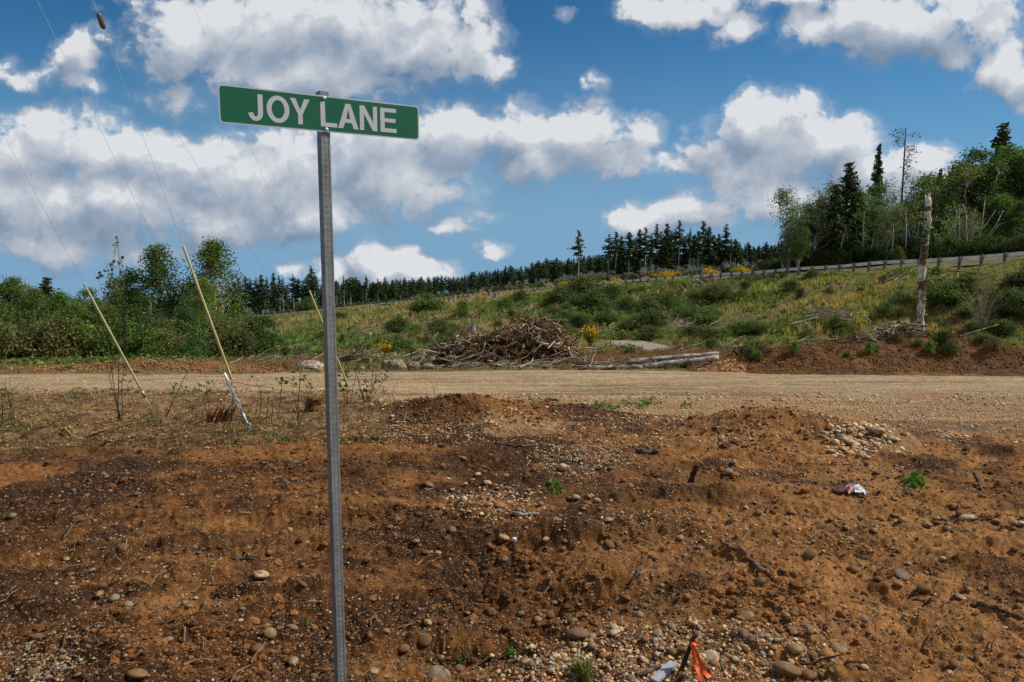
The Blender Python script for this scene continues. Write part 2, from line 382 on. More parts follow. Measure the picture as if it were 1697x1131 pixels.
# dirt heap on the right
for u, D, h, rx, ry in [(1235,11.7,.50,.75,.8),(1290,11.5,.42,.8,.9),(1350,11.3,.36,.8,.8),(1180,11.8,.25,.9,.8),(1420,11.0,.22,.8,.7),(1270,10.4,.24,1.2,.7),(1130,11.6,.12,1.0,.6)]: mound(u, 690, D, h*.40, rx, ry)
# ruts, scrapes and small heaps in the foreground
for a in [(700,900,0,-.12,1.1,.28,6),(380,870,0,-.12,1.0,.22,4),(560,835,0,.12,1.0,.25,-6),(250,800,0,.10,1.3,.3,5),(430,770,0,-.10,1.0,.25,0),(480,780,0,.10,.7,.25,0),
          (800,780,0,-.13,.45,.2,4),(930,990,0,-.10,.55,.30,20),(1010,955,0,.10,.5,.2,-10),(1240,930,0,.10,.35,.25,-40),(1290,990,0,.08,.4,.22,0),(1440,975,0,-.09,.5,.2,0),
          (640,1060,0,-.07,.5,.2,0),(830,1060,0,-.08,.4,.15,10),(220,1090,0,.08,.2,.12,0),(300,1060,0,-.06,.35,.12,0),(1080,870,0,.05,1.2,.3,0),(1560,800,0,-.05,1.6,.4,0),(1600,900,0,.05,1.2,.3,0),
          (130,760,0,-.12,1.0,.3,0),(60,720,0,.12,1.2,.4,0),(870,940,0,.10,.5,.18,0),(1150,800,0,-.08,.6,.3,0),(650,790,0,.07,.8,.25,0)]: mound(*a)
# orange windrow across the road on the left, long spoil berm on the right
for u, h, rx in [(90,.22,1.6),(170,.35,1.7),(240,.42,1.6),(300,.30,1.5),(360,.38,1.6),(425,.22,1.4),(30,.12,1.5)]: mound(u, 612, 32.5, h, rx, 1.0)
for u, D, h, rx, ry in [(1190,33,.35,.9,1.2),(1225,34,.65,1.2,1.4),(1290,34,.85,1.5,1.9),(1350,34,.85,1.6,2.0),(1410,34,.95,1.6,2.1),(1470,34,1.0,1.6,2.1),(1530,34,1.0,1.6,2.1),(1590,33.5,.9,1.6,2.0),(1650,32.5,.75,1.6,1.9),(1710,32,.5,1.6,1.7),(1780,31,.5,1.6,1.7),(745,38,.6,1.2,1.3),(790,38,.9,1.2,1.4),(850,38,1.25,1.3,1.5),(900,38,1.35,1.2,1.5),(935,38,.55,.9,1.2),(585,41,.6,.9,1.1)]: mound(u, 600, D, h, rx, ry)
MND = np.array(MOUNDS)
TRK = []
def track(u, v, ang, ln, wd, dep, cl): D = float(D_of_v(v)); TRK.append((float(tan_u(u, v))*D, D, R(ang), ln, wd, dep, cl))
track(690, 1015, 8, 1.3, .26, .025, .009); track(560, 905, 5, 2.6, .30, .04, .007); track(700, 985, 7, 2.0, .22, .02, .006); track(300, 860, 3, 3.0, .34, .05, .008); track(850, 770, 2, 5.0, .40, .05, .010); track(1300, 905, -3, 3.6, .34, .04, .007); track(1500, 830, -2, 4.0, .36, .04, .009); track(1250, 850, 3, 3.5, .30, .04, .007); track(120, 930, 4, 2.0, .30, .04, .007); track(450, 740, 2, 4.5, .40, .05, .010)
U2 = lambda X, Y: X/np.maximum(Y, 1.5)*FPX*.985+848.5
def db_of(u): return np.interp(u, [0, 400, 600, 700, 850, 1000, 1150, 1300, 1480, 1697], [17.5, 16.5, 15.6, 14.4, 13.9, 13.3, 12.9, 12.5, 11.6, 11.4])
def df_of(u): return np.interp(u, [0, 300, 600, 1000, 1200, 1700], [29.5, 30, 31.5, 32, 31, 28.5])
def rail_d(u): return np.interp(u, [r[0] for r in RAIL], [r[2] for r in RAIL])
def PATHM(X, Y):
    u = U2(X, Y); s = (Y-44)/9.0        # short spur of grey gravel leading up and left from the toe of the bank
    uc = 1105-70*np.clip(s, 0, 1)-12*s; wd = 44-16*np.clip(s, 0, 1)
    return (1-sstep(.8, 1.1, np.abs(u-uc)/wd))*sstep(42.3, 43, Y)*(1-sstep(52, 53.5, Y))
def zones(X, Y):
    u = U2(X, Y); n = fbm(X, Y, .35, 3, 5); n1 = fbm(X, Y, 1.6, 3, 9)
    road = sstep(-1.3, 1.6, (Y-db_of(u))+3.4*n+1.6*n1)*(1-sstep(-.4, .4, (Y-df_of(u))+.5*n))
    rm_ = 0
    for (cx, cy, h, rx, ry, ro) in MND[(MND[:, 1] > 11) & (MND[:, 1] < 13.6) & (MND[:, 2] > .04)]: rm_ = np.maximum(rm_, np.exp(-(((X-cx)/rx/1.15)**2+((Y-cy)/ry/1.25)**2)))
    road = road*(1-sstep(.25, .5, rm_+.15*n1))
    bank = sstep(-.3, .6, Y-df_of(u)+.4*n)
    m = 0
    for (cx, cy, h, rx, ry, ro) in MND[(MND[:, 1] > 30)]: m = np.maximum(m, np.exp(-(((X-cx)/rx)**2+((Y-cy)/ry)**2)))
    berm = sstep(.10, .25, m+.10*n1)*(Y > 28)*(1-sstep(34.5, 36.5, Y+n1-5*(u < 1000)))
    berm = np.maximum(berm, (u > 1186)*sstep(-.3, .5, Y-df_of(u)+.4*n)*(1-sstep(33.2, 34, Y+.5*n1)))
    litter = (1-sstep(600, 700, u))*sstep(9.5, 11.5, Y+.6*n)*(1-sstep(-1, .5, Y-db_of(u)))
    path = PATHM(X, Y)
    return road, bank*(1-berm), berm, litter, path
def H(X, Y, fine=True):
    X = np.asarray(X, float); Y = np.asarray(Y, float)
    z = HB(X, Y)
    for (cx, cy, h, rx, ry, ro) in MND:
        c, s = math.cos(ro), math.sin(ro); dx = X-cx; dy = Y-cy; a = dx*c+dy*s; b = -dx*s+dy*c
        z = z+h*np.exp(-((a/rx)**2+(b/ry)**2))
    for (cx, cy, ro, ln, wd, dep, cl) in TRK:
        c, s = math.cos(ro), math.sin(ro); dx = X-cx; dy = Y-cy; a = dx*c+dy*s; b = -dx*s+dy*c+.05*np.sin(a*1.3)
        m = (1-sstep(ln*.75, ln, np.abs(a)))*(1-sstep(wd*.6, wd, np.abs(b))); edge = m*sstep(wd*.45, wd*.8, np.abs(b))
        z = z-dep*m+dep*1.5*edge+cl*m*np.sin((a+.35*b)*2*math.pi/.095)*(.4+.6*sstep(-.2, .3, vnoise(X*2, Y*2, 3)))
    if fine:
        u = U2(X, Y); n = fbm(X, Y, .35, 3, 5)
        rd = sstep(-.7, .7, (Y-db_of(u))+1.4*n)*(1-sstep(-.4, .4, (Y-df_of(u))+.5*n)); bk = sstep(0, 3, Y-df_of(u)); pth = PATHM(X, Y)
        dirt = (1-rd)*(1-bk)
        tr = np.abs(fbm(X*.35, Y, 1.6, 3, 31))         # long scrapes left by machine tracks
        z = z+dirt*(.105*fbm(X, Y, .8, 3, 11)+.085*(tr-.25)+.085*(np.abs(fbm(X, Y, 2.2, 4, 21))-.2)+.045*fbm(X, Y, 7, 4, 41, .6)+.016*fbm(X, Y, 30, 2, 51))
        z = z+rd*(.05*fbm(X*.15, Y, 1.3, 3, 61)+.012*fbm(X, Y, 8, 2, 71)+.02*fbm(X, Y, 3, 2, 72))
        far = 1-sstep(0, 3, Y-rail_d(u)+5)
        z = z+bk*(1-pth)*far*(.30*fbm(X, Y, .22, 3, 81)+.16*fbm(X, Y, .9, 3, 91))*sstep(0, 12, Y-df_of(u)+2)+bk*.05*fbm(X, Y, 3, 2, 95)*(1-pth)
        brm = (Y > 28)*(Y < 38)*sstep(0, 1.5, Y-df_of(u)); z = z+brm*.12*(fbm(X, Y, 1.5, 3, 97))
    return z
def hit(u, v, dmax=320):
    D = np.geomspace(2.2, dmax, 900); t = float(tan_u(u, v)); s = float(slope_v(v))
    zr = CAMZ+s*D; zg = H(t*D, D); k = np.argmax(zg > zr)
    if zg[k] <= zr[k]: k = len(D)-1
    if k > 0:
        a = zr[k-1]-zg[k-1]; b = zg[k]-zr[k]; f = a/(a+b+1e-9); d = D[k-1]+(D[k]-D[k-1])*f
    else: d = D[0]
    return Vector((t*d, d, float(H(t*d, d))))
def ground_at(X, Y): return Vector((X, Y, float(H(X, Y))))
def at_depth(u, D, v=560):
    X = float(tan_u(u, v))*D; return ground_at(X, D)

def ground_mat():
    m, t, b = mat('earth_and_gravel', .95, .12)
    z1 = t.node('ShaderNodeSeparateColor'); t.l.new(attr(t, 'zone'), z1.inputs[0]); rd, bk, be = z1.outputs
    z2 = t.node('ShaderNodeSeparateColor'); t.l.new(attr(t, 'zone2'), z2.inputs[0]); lit, pth, org = z2.outputs
    p = wpos(t)
    nL = t.noise(p, .55, 5, .6); nM = t.noise(p, 2.4, 6, .65); nS = t.noise(p, 14, 6, .7); nF = t.noise(p, 70, 4, .75)
    ps = t.vec('MULTIPLY', p, (.35, 1, 1)); nT = t.noise(ps, 2.0, 5, .6)
    dirt = t.mix(t.mr(nM, .38, .62), (.042, .018, .007), (.160, .064, .018))
    dirt = t.mix(t.mr(nT, .50, .68, 0, .75), dirt, (.30, .135, .040))
    dirt = t.mix(t.mr(nL, .54, .43, 0, .85), dirt, (.034, .015, .007))
    dirt = t.mix(org, dirt, t.mix(nM, (.32, .135, .038), (.21, .088, .026)))
    lit_shoulder = t.node('ShaderNodeAttribute', attribute_name='dry').outputs['Fac']
    dirt = t.mix(lit_shoulder, dirt, t.mix(nM, (.40, .190, .064), (.22, .098, .029)))  # warmer, sunnier look of the right-hand dirt, put into its colour
    dirt = t.mix(1, dirt, t.ramp(nS, [(.32, .42), (.52, 1.0), (.70, 1.6)]), 'MULTIPLY')
    # small stones pressed into the surface, world-scale cells
    def cells(sc, lo, hi):
        c = t.voro(p, sc, out='Color'); d = t.voro(p, sc); sp = t.node('ShaderNodeSeparateColor'); t.l.new(c, sp.inputs[0])
        return sp.outputs, t.mr(d, hi, lo, 0, 1), d
    (r1, g1, b1), k1, d1 = cells(34, .22, .40); (r2, g2, b2), k2, d2 = cells(85, .25, .42)
    stone = t.ramp(r1, [(0, (.20, .10, .045)), (.4, (.34, .20, .10)), (.7, (.46, .33, .20)), (.9, (.33, .31, .28)), (1, (.6, .5, .36))])
    stone2 = t.ramp(r2, [(0, (.16, .08, .035)), (.5, (.36, .21, .10)), (.8, (.5, .36, .2)), (1, (.45, .42, .38))])
    sel1 = t.math('MULTIPLY', k1, t.mr(g1, .80, .84)); sel2 = t.math('MULTIPLY', k2, t.mr(g2, .66, .7))
    dirt = t.mix(t.math('MULTIPLY', sel1, .85), dirt, stone); dirt = t.mix(t.math('MULTIPLY', sel2, .7), dirt, stone2)
    grav = t.mix(t.mr(nT, .35, .65), (.32, .23, .125), (.45, .345, .205))
    grav = t.mix(t.mr(nL, .42, .62, 0, .45), grav, (.29, .165, .07))
    (r3, g3, b3), k3, d3 = cells(16, .1, .5)
    gst = t.ramp(r3, [(0, (.17, .095, .05)), (.3, (.42, .27, .14)), (.7, (.60, .45, .28)), (1, (.80, .66, .46))])
    grav = t.mix(t.math('MULTIPLY', k3, .6), grav, gst); grav = t.mix(t.math('MULTIPLY', k1, .5), grav, stone)
    grav = t.mix(t.math('MULTIPLY', lit_shoulder, .75), grav, t.mix(nM, (.36, .21, .10), (.22, .115, .048)))
    lane = t.noise(t.vec('MULTIPLY', p, (.05, 1.1, 1)), 1.6, 5, .6); grav = t.mix(1, grav, t.ramp(lane, [(.36, .55), (.47, .95), (.60, 1.0), (.68, 1.35)]), 'MULTIPLY')
    grav = t.mix(1, grav, t.ramp(nS, [(.3, .62), (.5, 1), (.75, 1.3)]), 'MULTIPLY')
    soil = t.mix(t.mr(nM, .3, .7), (.11, .085, .035), (.20, .16, .07)); soil = t.mix(t.mr(nL, .40, .62, 0, .75), soil, (.07, .085, .026))
    soil = t.mix(1, soil, t.ramp(nS, [(.3, .6), (.7, 1.4)]), 'MULTIPLY')
    bdirt = t.mix(t.mr(nM, .35, .65), (.060, .029, .012), (.155, .074, .028)); bdirt = t.mix(org, bdirt, (.36, .19, .075))
    bdirt = t.mix(1, bdirt, t.ramp(t.noise(p, 5, 6, .7), [(.3, .5), (.7, 1.4)]), 'MULTIPLY')
    litt = t.mix(t.mr(nM, .35, .65), (.10, .052, .022), (.26, .17, .08)); litt = t.mix(1, litt, t.ramp(nS, [(.3, .45), (.7, 1.6)]), 'MULTIPLY')
    pg = t.mix(nM, (.33, .28, .22), (.24, .20, .155))
    c = t.mix(rd, dirt, grav); c = t.mix(t.math('MULTIPLY', lit, .8), c, litt); c = t.mix(bk, c, soil); c = t.mix(be, c, bdirt); c = t.mix(pth, c, pg)
    t.l.new(c, b.inputs['Base Color'])
    h = t.math('MULTIPLY_ADD', nS, .6, t.math('MULTIPLY', nF, .25)); h = t.math('MULTIPLY_ADD', sel1, .5, h); h = t.math('MULTIPLY_ADD', t.math('MULTIPLY', k3, rd), .5, h)
    bump(t, b, h, 1.0, .05); return m
M['ground'] = ground_mat()
M['forest_floor'] = plain('forest_floor', (.035, .040, .018), .95, 0, .5, .6)

rows = np.concatenate([np.linspace(-1.3, 2.0, 18)[:-1], np.geomspace(2.0, 14, 520)[:-1], np.geomspace(14, 45, 240)[:-1], np.geomspace(45, 260, 200)[:-1], np.geomspace(260, 700, 30)])
cols = np.linspace(-1.15, 1.15, 1250)
ext = np.linspace(0, 1, 14)[1:]**1.5*1.6
cols = np.concatenate([-1.15-ext[::-1], cols, 1.15+ext])
GY, GT = np.meshgrid(rows, cols, indexing='ij'); GX = GT*(GY+1.5)
GZ = H(GX, GY)
rz_, bz_, be_, li_, pa_ = zones(GX, GY)
uu = U2(GX, GY)
org = sstep(.12, .5, fbm(GX, GY, .5, 3, 77))*.75
org = np.maximum(org, (GY < 16)*np.exp(-(((uu-1275)/75)**2+((GY-11.9)/.9)**2)))
org = np.maximum(org, (GY < 16)*.8*np.exp(-(((uu-680)/90)**2+((GY-9.9)/.35)**2)))
org = np.maximum(org*(1-.7*(GY > 28)), ((GY > 28)&(uu < 460))*.5*sstep(-.3, .4, fbm(GX, GY, .5, 2, 3)))
org = np.maximum(org, ((GY > 28)&(uu > 1150)&(uu < 1235))*.9)
nd_ = fbm(GX, GY, .45, 4, 88); dry = np.where(rz_ > .5, 1-sstep(16.5, 20.5, GY+3.0*nd_), sstep(750, 1350, uu+420*nd_)*.85*(GY < 16)*sstep(-.25, .15, fbm(GX, GY, 1.1, 3, 89)+.1))  # on dirt: brighter lit right side painted as colour; on road: browner shoulder
idx = np.arange(GX.size).reshape(GX.shape)
quads = np.stack([idx[:-1, :-1], idx[:-1, 1:], idx[1:, 1:], idx[1:, :-1]], -1).reshape(-1, 4)
V = np.stack([GX, GY, GZ], -1).reshape(-1, 3)
zc1 = np.stack([rz_, bz_, be_, np.ones_like(rz_)], -1).reshape(-1, 4); zc2 = np.stack([li_, pa_, org, np.ones_like(rz_)], -1).reshape(-1, 4)
fy = V[quads[:, 0], 1]; zq = zc1[quads[:, 0]]; zp = zc2[quads[:, 0]]; fu = U2(V[quads[:, 0], 0], fy)
cls = np.zeros(len(quads), int)
cls[zq[:, 0] > .5] = 1
cls[(zq[:, 1] > .5) | ((fy > df_of(fu)+1) & (cls == 0))] = 2
cls[(zq[:, 2] > .5)] = 3
cls[(zp[:, 1] > .5)] = 4
cls[(fy > rail_d(fu)+8.5)] = 5
def ground_piece(name, sel):
    q = quads[sel]; un, inv = np.unique(q, return_inverse=True); me = bpy.data.meshes.new(name)
    me.vertices.add(len(un)); me.vertices.foreach_set('co', V[un].ravel())
    me.loops.add(q.size); me.loops.foreach_set('vertex_index', inv.ravel()); me.polygons.add(len(q)); me.polygons.foreach_set('loop_start', np.arange(len(q))*4)
    me.polygons.foreach_set('use_smooth', np.ones(len(q), bool))
    for nm, z in (('zone', zc1), ('zone2', zc2)):
        a = me.attributes.new(nm, 'FLOAT_COLOR', 'POINT'); a.data.foreach_set('color', z[un].ravel())
    a = me.attributes.new('dry', 'FLOAT', 'POINT'); a.data.foreach_set('value', dry.ravel()[un])  # mask for the painted lit tone of the dirt and the brown road shoulder
    me.update(); me.materials.append(M['forest_floor' if name == 'far_terrain' else 'ground']); return tag(link(name, me), kind='structure')
for nm, k in (('ground', 0), ('gravel_road', 1), ('hillside', 2), ('dirt_berm', 3), ('path', 4), ('far_terrain', 5)):
    ground_piece(nm, cls == k)
# ------------------------------------------------------------------ road and guardrail beyond the bank
ru = np.array([r[0] for r in RAIL], float); rvv = np.array([r[1] for r in RAIL], float); rd_ = np.array([r[2] for r in RAIL], float)
us = np.linspace(330, 2000, 500); ds = np.interp(us, ru, rd_); vs = np.interp(us, ru, rvv)
for _ in range(3):
    ds = np.convolve(np.pad(ds, 12, 'reflect', reflect_type='odd'), np.ones(25)/25, 'valid')
RX = tan_u(us, vs)*ds; RY = ds
seg = np.hypot(np.diff(RX), np.diff(RY)); RS = np.concatenate([[0], np.cumsum(seg)])
RZ = H(RX, RY); RZ = np.convolve(np.pad(RZ, 25, 'edge'), np.ones(51)/51, 'valid')
def rail_pt(s, off=0):
    x = np.interp(s, RS, RX); y = np.interp(s, RS, RY); z = np.interp(s, RS, RZ)
    dx = np.interp(s+.5, RS, RX)-np.interp(s-.5, RS, RX); dy = np.interp(s+.5, RS, RY)-np.interp(s-.5, RS, RY); L = math.hypot(dx, dy)
    return x-dy/L*off, y+dx/L*off, z, math.atan2(dy, dx)
L = RS[-1]; gr = Geo(); n = 260
prof = [(a_, b_+.12) for a_, b_ in [(0, .43), (.055, .46), (.055, .53), (0, .57), (0, .61), (.055, .65), (.055, .72), (0, .75)]]   # W-beam, facing the road (+offset side)
ss = np.linspace(0, L, n); ring = []
for s in ss:
    x, y, z, a = rail_pt(s); nx, ny = -math.sin(a), math.cos(a)
    ring.append([(x+nx*(o+.12), y+ny*(o+.12), z+h) for o, h in prof])
v = np.array(ring).reshape(-1, 3); m = len(prof); i = np.arange(n-1)[:, None]*m; j = np.arange(m-1)[None]
# the beam is seen from behind; give it a real 4 mm thickness
f = np.stack([i+j, i+j+1, i+m+j+1, i+m+j], -1).reshape(-1, 4)
gr.add(v, f); v2 = np.array([[(x-math.sin(a)*(o+.124), y+math.cos(a)*(o+.124), z+h) for o, h in prof] for (x, y, z, a) in [rail_pt(s) for s in ss]]).reshape(-1, 3); gr.add(v2, f[:, ::-1])
root = thing('guardrail', 'long galvanised steel guardrail on posts running along the top of the bank', 'guardrail', (0, 0, 0))
gr.obj('rail_beam', M['guard'], root, True)
pm = Geo(); box(pm, (-.10, -.09, -.5), (.10, .09, .92), col=(.8, .8, .8)); pmesh = pm.mesh('post', M['dark_trunk'] if False else M['grey_wood'])
ps = [L-2.0-1.905*k for k in range(78)]; ps += list(np.linspace(3, ps[-1]-3.5, 22))
for s in ps:
    x, y, z, a = rail_pt(s); o = link('post', pmesh, root); o.location = (x, y, z); o.rotation_euler = (0, 0, a); o.color = (.82, .95, 1.1, 1) if s > L*.62 else (.55, .53, .5, 1)
# asphalt behind it
g = Geo(); q = []
for s in np.linspace(0, L, 160):
    x0, y0, z0, a = rail_pt(s, 1.0); x1, y1, _, _ = rail_pt(s, 8.0); zz = float(H(x0, y0)); q += [(x0, y0, z0+.10), (x1, y1, z0+.12)]
k = np.arange(159)*2; g.add(q, np.stack([k, k+2, k+3, k+1], -1), (1, 1, 1)); tag(g.obj('asphalt_road', M['asphalt']), kind='structure')

# ------------------------------------------------------------------ trees
def leaf_quads(g, c, size, col, r, flat=0.0, asp=1.6):
    """diamond leaf clumps at centres c"""
    n = len(c); a = r.normal(size=(n, 3)); a[:, 2] *= (1-flat); a /= np.linalg.norm(a, axis=1)[:, None]
    b = np.cross(a, r.normal(size=(n, 3))); b /= np.linalg.norm(b, axis=1)[:, None]
    s = np.broadcast_to(size, (n,))[:, None]*(.6+.8*r.random((n, 1)))
    v = np.stack([c-a*s*asp*.5, c+b*s*.5+a*s*.05, c+a*s*asp*.5, c-b*s*.5+a*s*.05], 1)
    f = np.arange(n*4).reshape(n, 4); g.add(v.reshape(-1, 3), f, np.repeat(col, 4, 0) if np.ndim(col) == 2 else col)
VB = np.array([1.75, 1.6, 1.3])
def vary(base, n, r, amt=.35, alt=None, altp=0):
    c = np.asarray(base)*VB*(1+amt*r.normal(size=(n, 1)).clip(-2, 2)*.6)*(1+.08*r.normal(size=(n, 3)))
    if alt is not None: k = r.random(n) < altp; c[k] = np.asarray(alt)*(1+amt*.5*r.normal(size=(k.sum(), 1)))
    return c.clip(.004, .95)
def conifer(name, h, cb, rad, seed, dens=1.0, col=(.022, .040, .017), ragged=.3, trunk='trunk', whorl=.34, label='', group=None, top=1.0):
    r = np.random.default_rng(seed); root = thing(name, label or 'conifer', 'tree', (0, 0, 0), 0, group)
    t = Geo(); bend = r.normal(size=2)*.012*h
    zz = np.linspace(-.6, h, 9); tube(t, np.stack([bend[0]*(zz/h)**2, bend[1]*(zz/h)**2, zz], -1), np.interp(zz, [-.6, h], [h*.0115+.03, .015]), 7)
    g = Geo(); z = cb
    while z < h*.995:
        f = (z-cb)/(h-cb); nb = max(3, int((6 if f < .85 else 4)*dens)); L0 = rad*((1-f)**.75*.95+.05)*(.55+.45*min(1, f*5+.25))
        for k in range(nb):
            if r.random() < ragged*.35: continue
            a = r.random()*6.283; Lb = L0*(1+ragged*r.normal()*.6); Lb = max(.12, Lb); dz = -.22*Lb*(1-f)+.15*Lb*f
            m = max(2, int(Lb/.20)); u = (np.arange(m)+.6)/m
            px = np.cos(a)*Lb*u; py = np.sin(a)*Lb*u; pz = z+dz*u+.10*Lb*u*u+r.normal()*.05
            tube(t, [(0, 0, z), (px[-1], py[-1], pz[-1])], [.02, .006], 3, (.55, .5, .45), cap=False)
            c = np.repeat(np.stack([px, py, pz], -1), 3, 0)+r.normal(size=(m*3, 3))*[.10, .10, .06]*(1+Lb*.15)
            leaf_quads(g, c, .26*(1-.4*f), vary(col, len(c), r, .4, (.055, .065, .025), .06), r, .6, 2.0)
        z += whorl*(.7+.6*r.random())*(1-.35*f)
    for k in range(int(cb*3)):      # dead stubs below the crown
        z = cb*(.35+.65*r.random()); a = r.random()*6.283; l = .2+.5*r.random()
        tube(t, [(0, 0, z), (math.cos(a)*l, math.sin(a)*l, z-.05)], [.012, .004], 3, cap=False)
    t.obj('trunk', M[trunk], root, True); g.obj('crown', M['needles'], root)
    return root
def broadleaf(name, h, w, cb, seed, nlimb=9, ncl=150, nleaf=30, lsize=.17, col=(.055, .095, .022), alt=(.10, .13, .04), trunks=1, spread=.5, trunk='trunk', clr=.34, label='', group=None, shape=1.0, trad=.012):
    r = np.random.default_rng(seed); root = thing(name, label or 'tree', 'tree', (0, 0, 0), 0, group)
    t = Geo(); g = Geo(); tips = []
    # cluster centres fill the crown unevenly, pulled towards a few lobes
    lobes = [(r.normal()*w*.26, r.normal()*w*.26, cb+(h-cb)*(.15+.8*r.random())) for _ in range(nlimb)]
    lobes.append((0, 0, h*.93))
    cc = []
    while len(cc) < ncl:
        lx, ly, lz = lobes[r.integers(len(lobes))]; f = np.clip((lz-cb)/(h-cb), 0, 1)
        rr = w*.5*(math.sin(math.pi*min(.97, (f*.80+.16)**shape)))
        p = np.array([lx, ly, lz])+r.normal(size=3)*[rr*.42, rr*.42, (h-cb)*.11]
        d = math.hypot(p[0], p[1]); f2 = (p[2]-cb)/(h-cb)
        if not (-.05 < f2 < 1.0): continue
        if d > w*.56*math.sin(math.pi*min(.985, max(.05, f2*.84+.14)))+.12: continue
        cc.append(p)
    cc = np.array(cc); stems = []
    for k in range(trunks):
        a = r.random()*6.283; b = (r.random()*.15+.05)*w*(trunks > 1); top = np.array([math.cos(a)*w*.25*spread*(trunks > 1)+r.normal()*.1, math.sin(a)*w*.25*spread*(trunks > 1)+r.normal()*.1, h*(.86+.1*r.random())])
        u = np.linspace(0, 1, 10); p = np.stack([math.cos(a)*b*.3+(top[0]-math.cos(a)*b*.3)*u**1.3, math.sin(a)*b*.3+(top[1]-math.sin(a)*b*.3)*u**1.3, -.4+(top[2]+.4)*u], -1)
        p[1:-1, :2] += r.normal(size=(8, 2))*.012*h
        tube(t, p, np.linspace(h*trad+.02, .012, 10)/(1 if trunks == 1 else 1.5), 6); stems.append(p)
    for q in cc[:: max(1, ncl//70)]:
        s = stems[r.integers(len(stems))]; zb = max(s[0, 2]+.3, q[2]-(.35+.9*r.random())*max(.4, math.hypot(q[0], q[1]))); b = np.array([np.interp(zb, s[:, 2], s[:, i]) for i in range(3)])
        mid = (b+q)/2+r.normal(size=3)*.08*w*.3; tube(t, [b, mid, q], [.006*h*.6, .0035*h, .006], 4, (.9, .9, .9), cap=False)
    for q in cc:
        n = int(nleaf*1.6*(.5+r.random())); c = q+r.normal(size=(n, 3))*[clr, clr, clr*.75]
        leaf_quads(g, c, lsize*.74, vary(np.asarray(col)*(.75+.5*r.random()), n, r, .35, alt, .18), r, .2, 1.3)
    t.obj('trunk', M[trunk], root, True); g.obj('crown', M['leaves'], root)
    return root
ORD = ['first','second','third','fourth','fifth','sixth','seventh','eighth','ninth','tenth','eleventh','twelfth','thirteenth','fourteenth','fifteenth','sixteenth','seventeenth','eighteenth','nineteenth','twentieth']
def ordn(i):
    if i >= 99: return 'hundredth' if i == 99 else ('two hundredth' if i == 199 else ('hundred and ' if i < 199 else 'two hundred and ')+ordn(i % 100))
    if i < 20: return ORD[i]
    tens = ['', '', 'twenty', 'thirty', 'forty', 'fifty', 'sixty', 'seventy', 'eighty', 'ninety'][(i+1)//10]
    return tens+('-'+ORD[(i+1) % 10-1] if (i+1) % 10 else '') if (i+1) % 10 else {'twenty':'twentieth','thirty':'thirtieth','forty':'fortieth','fifty':'fiftieth','sixty':'sixtieth','seventy':'seventieth','eighty':'eightieth','ninety':'ninetieth'}[tens]
class Pool:       # first use moves the prototype itself, later uses copy it
    def __init__(s, items): s.items = items; s.used = [False]*len(items)
    def put(s, i, loc, rz, sc, label, group=None, color=None, cat=None):
        i %= len(s.items); o = s.items[i]
        if s.used[i]: o = dup(o, loc, rz, sc, label, group, color)
        else:
            s.used[i] = True; o.location = loc; o.rotation_euler = (0, 0, rz); o.scale = (sc,)*3 if not hasattr(sc, '__len__') else sc
            o['label'] = label
            if group: o['group'] = group
            if color:
                o.color = color
                for c in o.children: c.color = color
        if cat: o['category'] = cat
        return o
    def drop(s):
        for i, o in enumerate(s.items):
            if not s.used[i]:
                for c in list(o.children): bpy.data.objects.remove(c)
                bpy.data.objects.remove(o)
def grey(r, lo=.8, hi=1.2, tint=.06):
    k = r.uniform(lo, hi); return (k*(1+r.normal(0, tint)), k, k*(1+r.normal(0, tint)), 1)
# conifers of normalised height 10 m; bare lower stems
CON = Pool([conifer('conifer_tree', 10, cb, rad, s, dn, ragged=rg) for cb, rad, s, dn, rg in
            [(5.2,1.55,1,1.1,.45),(4.6,1.9,2,1.2,.4),(5.8,1.4,3,.9,.6),(3.2,2.0,4,1.2,.4),(5.5,1.6,5,.9,.7),(2.2,2.2,6,1.3,.35)]])
rc = np.random.default_rng(21)
def place_conifers(lst, fmt, group):
    for i, (u, vt, D) in enumerate(lst):
        q = at_depth(u, D); vb = q.z; top = P(u, vt, D).z; h = max(3, top-q.z)
        CON.put(int(rc.integers(6)), q, rc.random()*6.28, (h/10*rc.uniform(.7, 1.25),)*2+(h/10,), (fmt % ordn(i)) if '%' in fmt else fmt, group, grey(rc))
row1 = [(1007,388),(1018,385),(1027,392),(1040,384),(1049,396),(1057,380),(1066,378),(1076,388),(1084,372),(1092,384),(1101,371),(1108,384),(1115,380),(1121,366),(1131,392),(1139,379),(1146,388),(1153,384),(1160,367),(1170,376),(1178,390),(1186,388),(1197,372),(1206,395),(1213,396)]
place_conifers([(u, v, 135+10*rc.random()) for u, v in row1], '%s conifer from the left in the tall dark stand behind the guardrail at mid picture', 'tall bare-stemmed conifers in the stand at mid picture')
row2 = [(392,466),(399,460),(411,458),(419,463),(428,461),(437,456),(446,460),(457,453),(466,458),(472,462),(489,455),(497,462),(505,466),(512,457),(519,441),(524,452),(383,470),(560,466),(572,458),(583,457),(597,465),(609,456),(628,462),(641,470)]
row2.sort()
place_conifers([(u, v, 225+25*rc.random()) for u, v in row2], '%s conifer from the left in the far stand seen behind the sign post', 'bare-stemmed conifers in the far stand behind the post')
place_conifers([(957, 383, 128)], 'lone thin conifer with a small tuft of crown left of the mid stand', None)
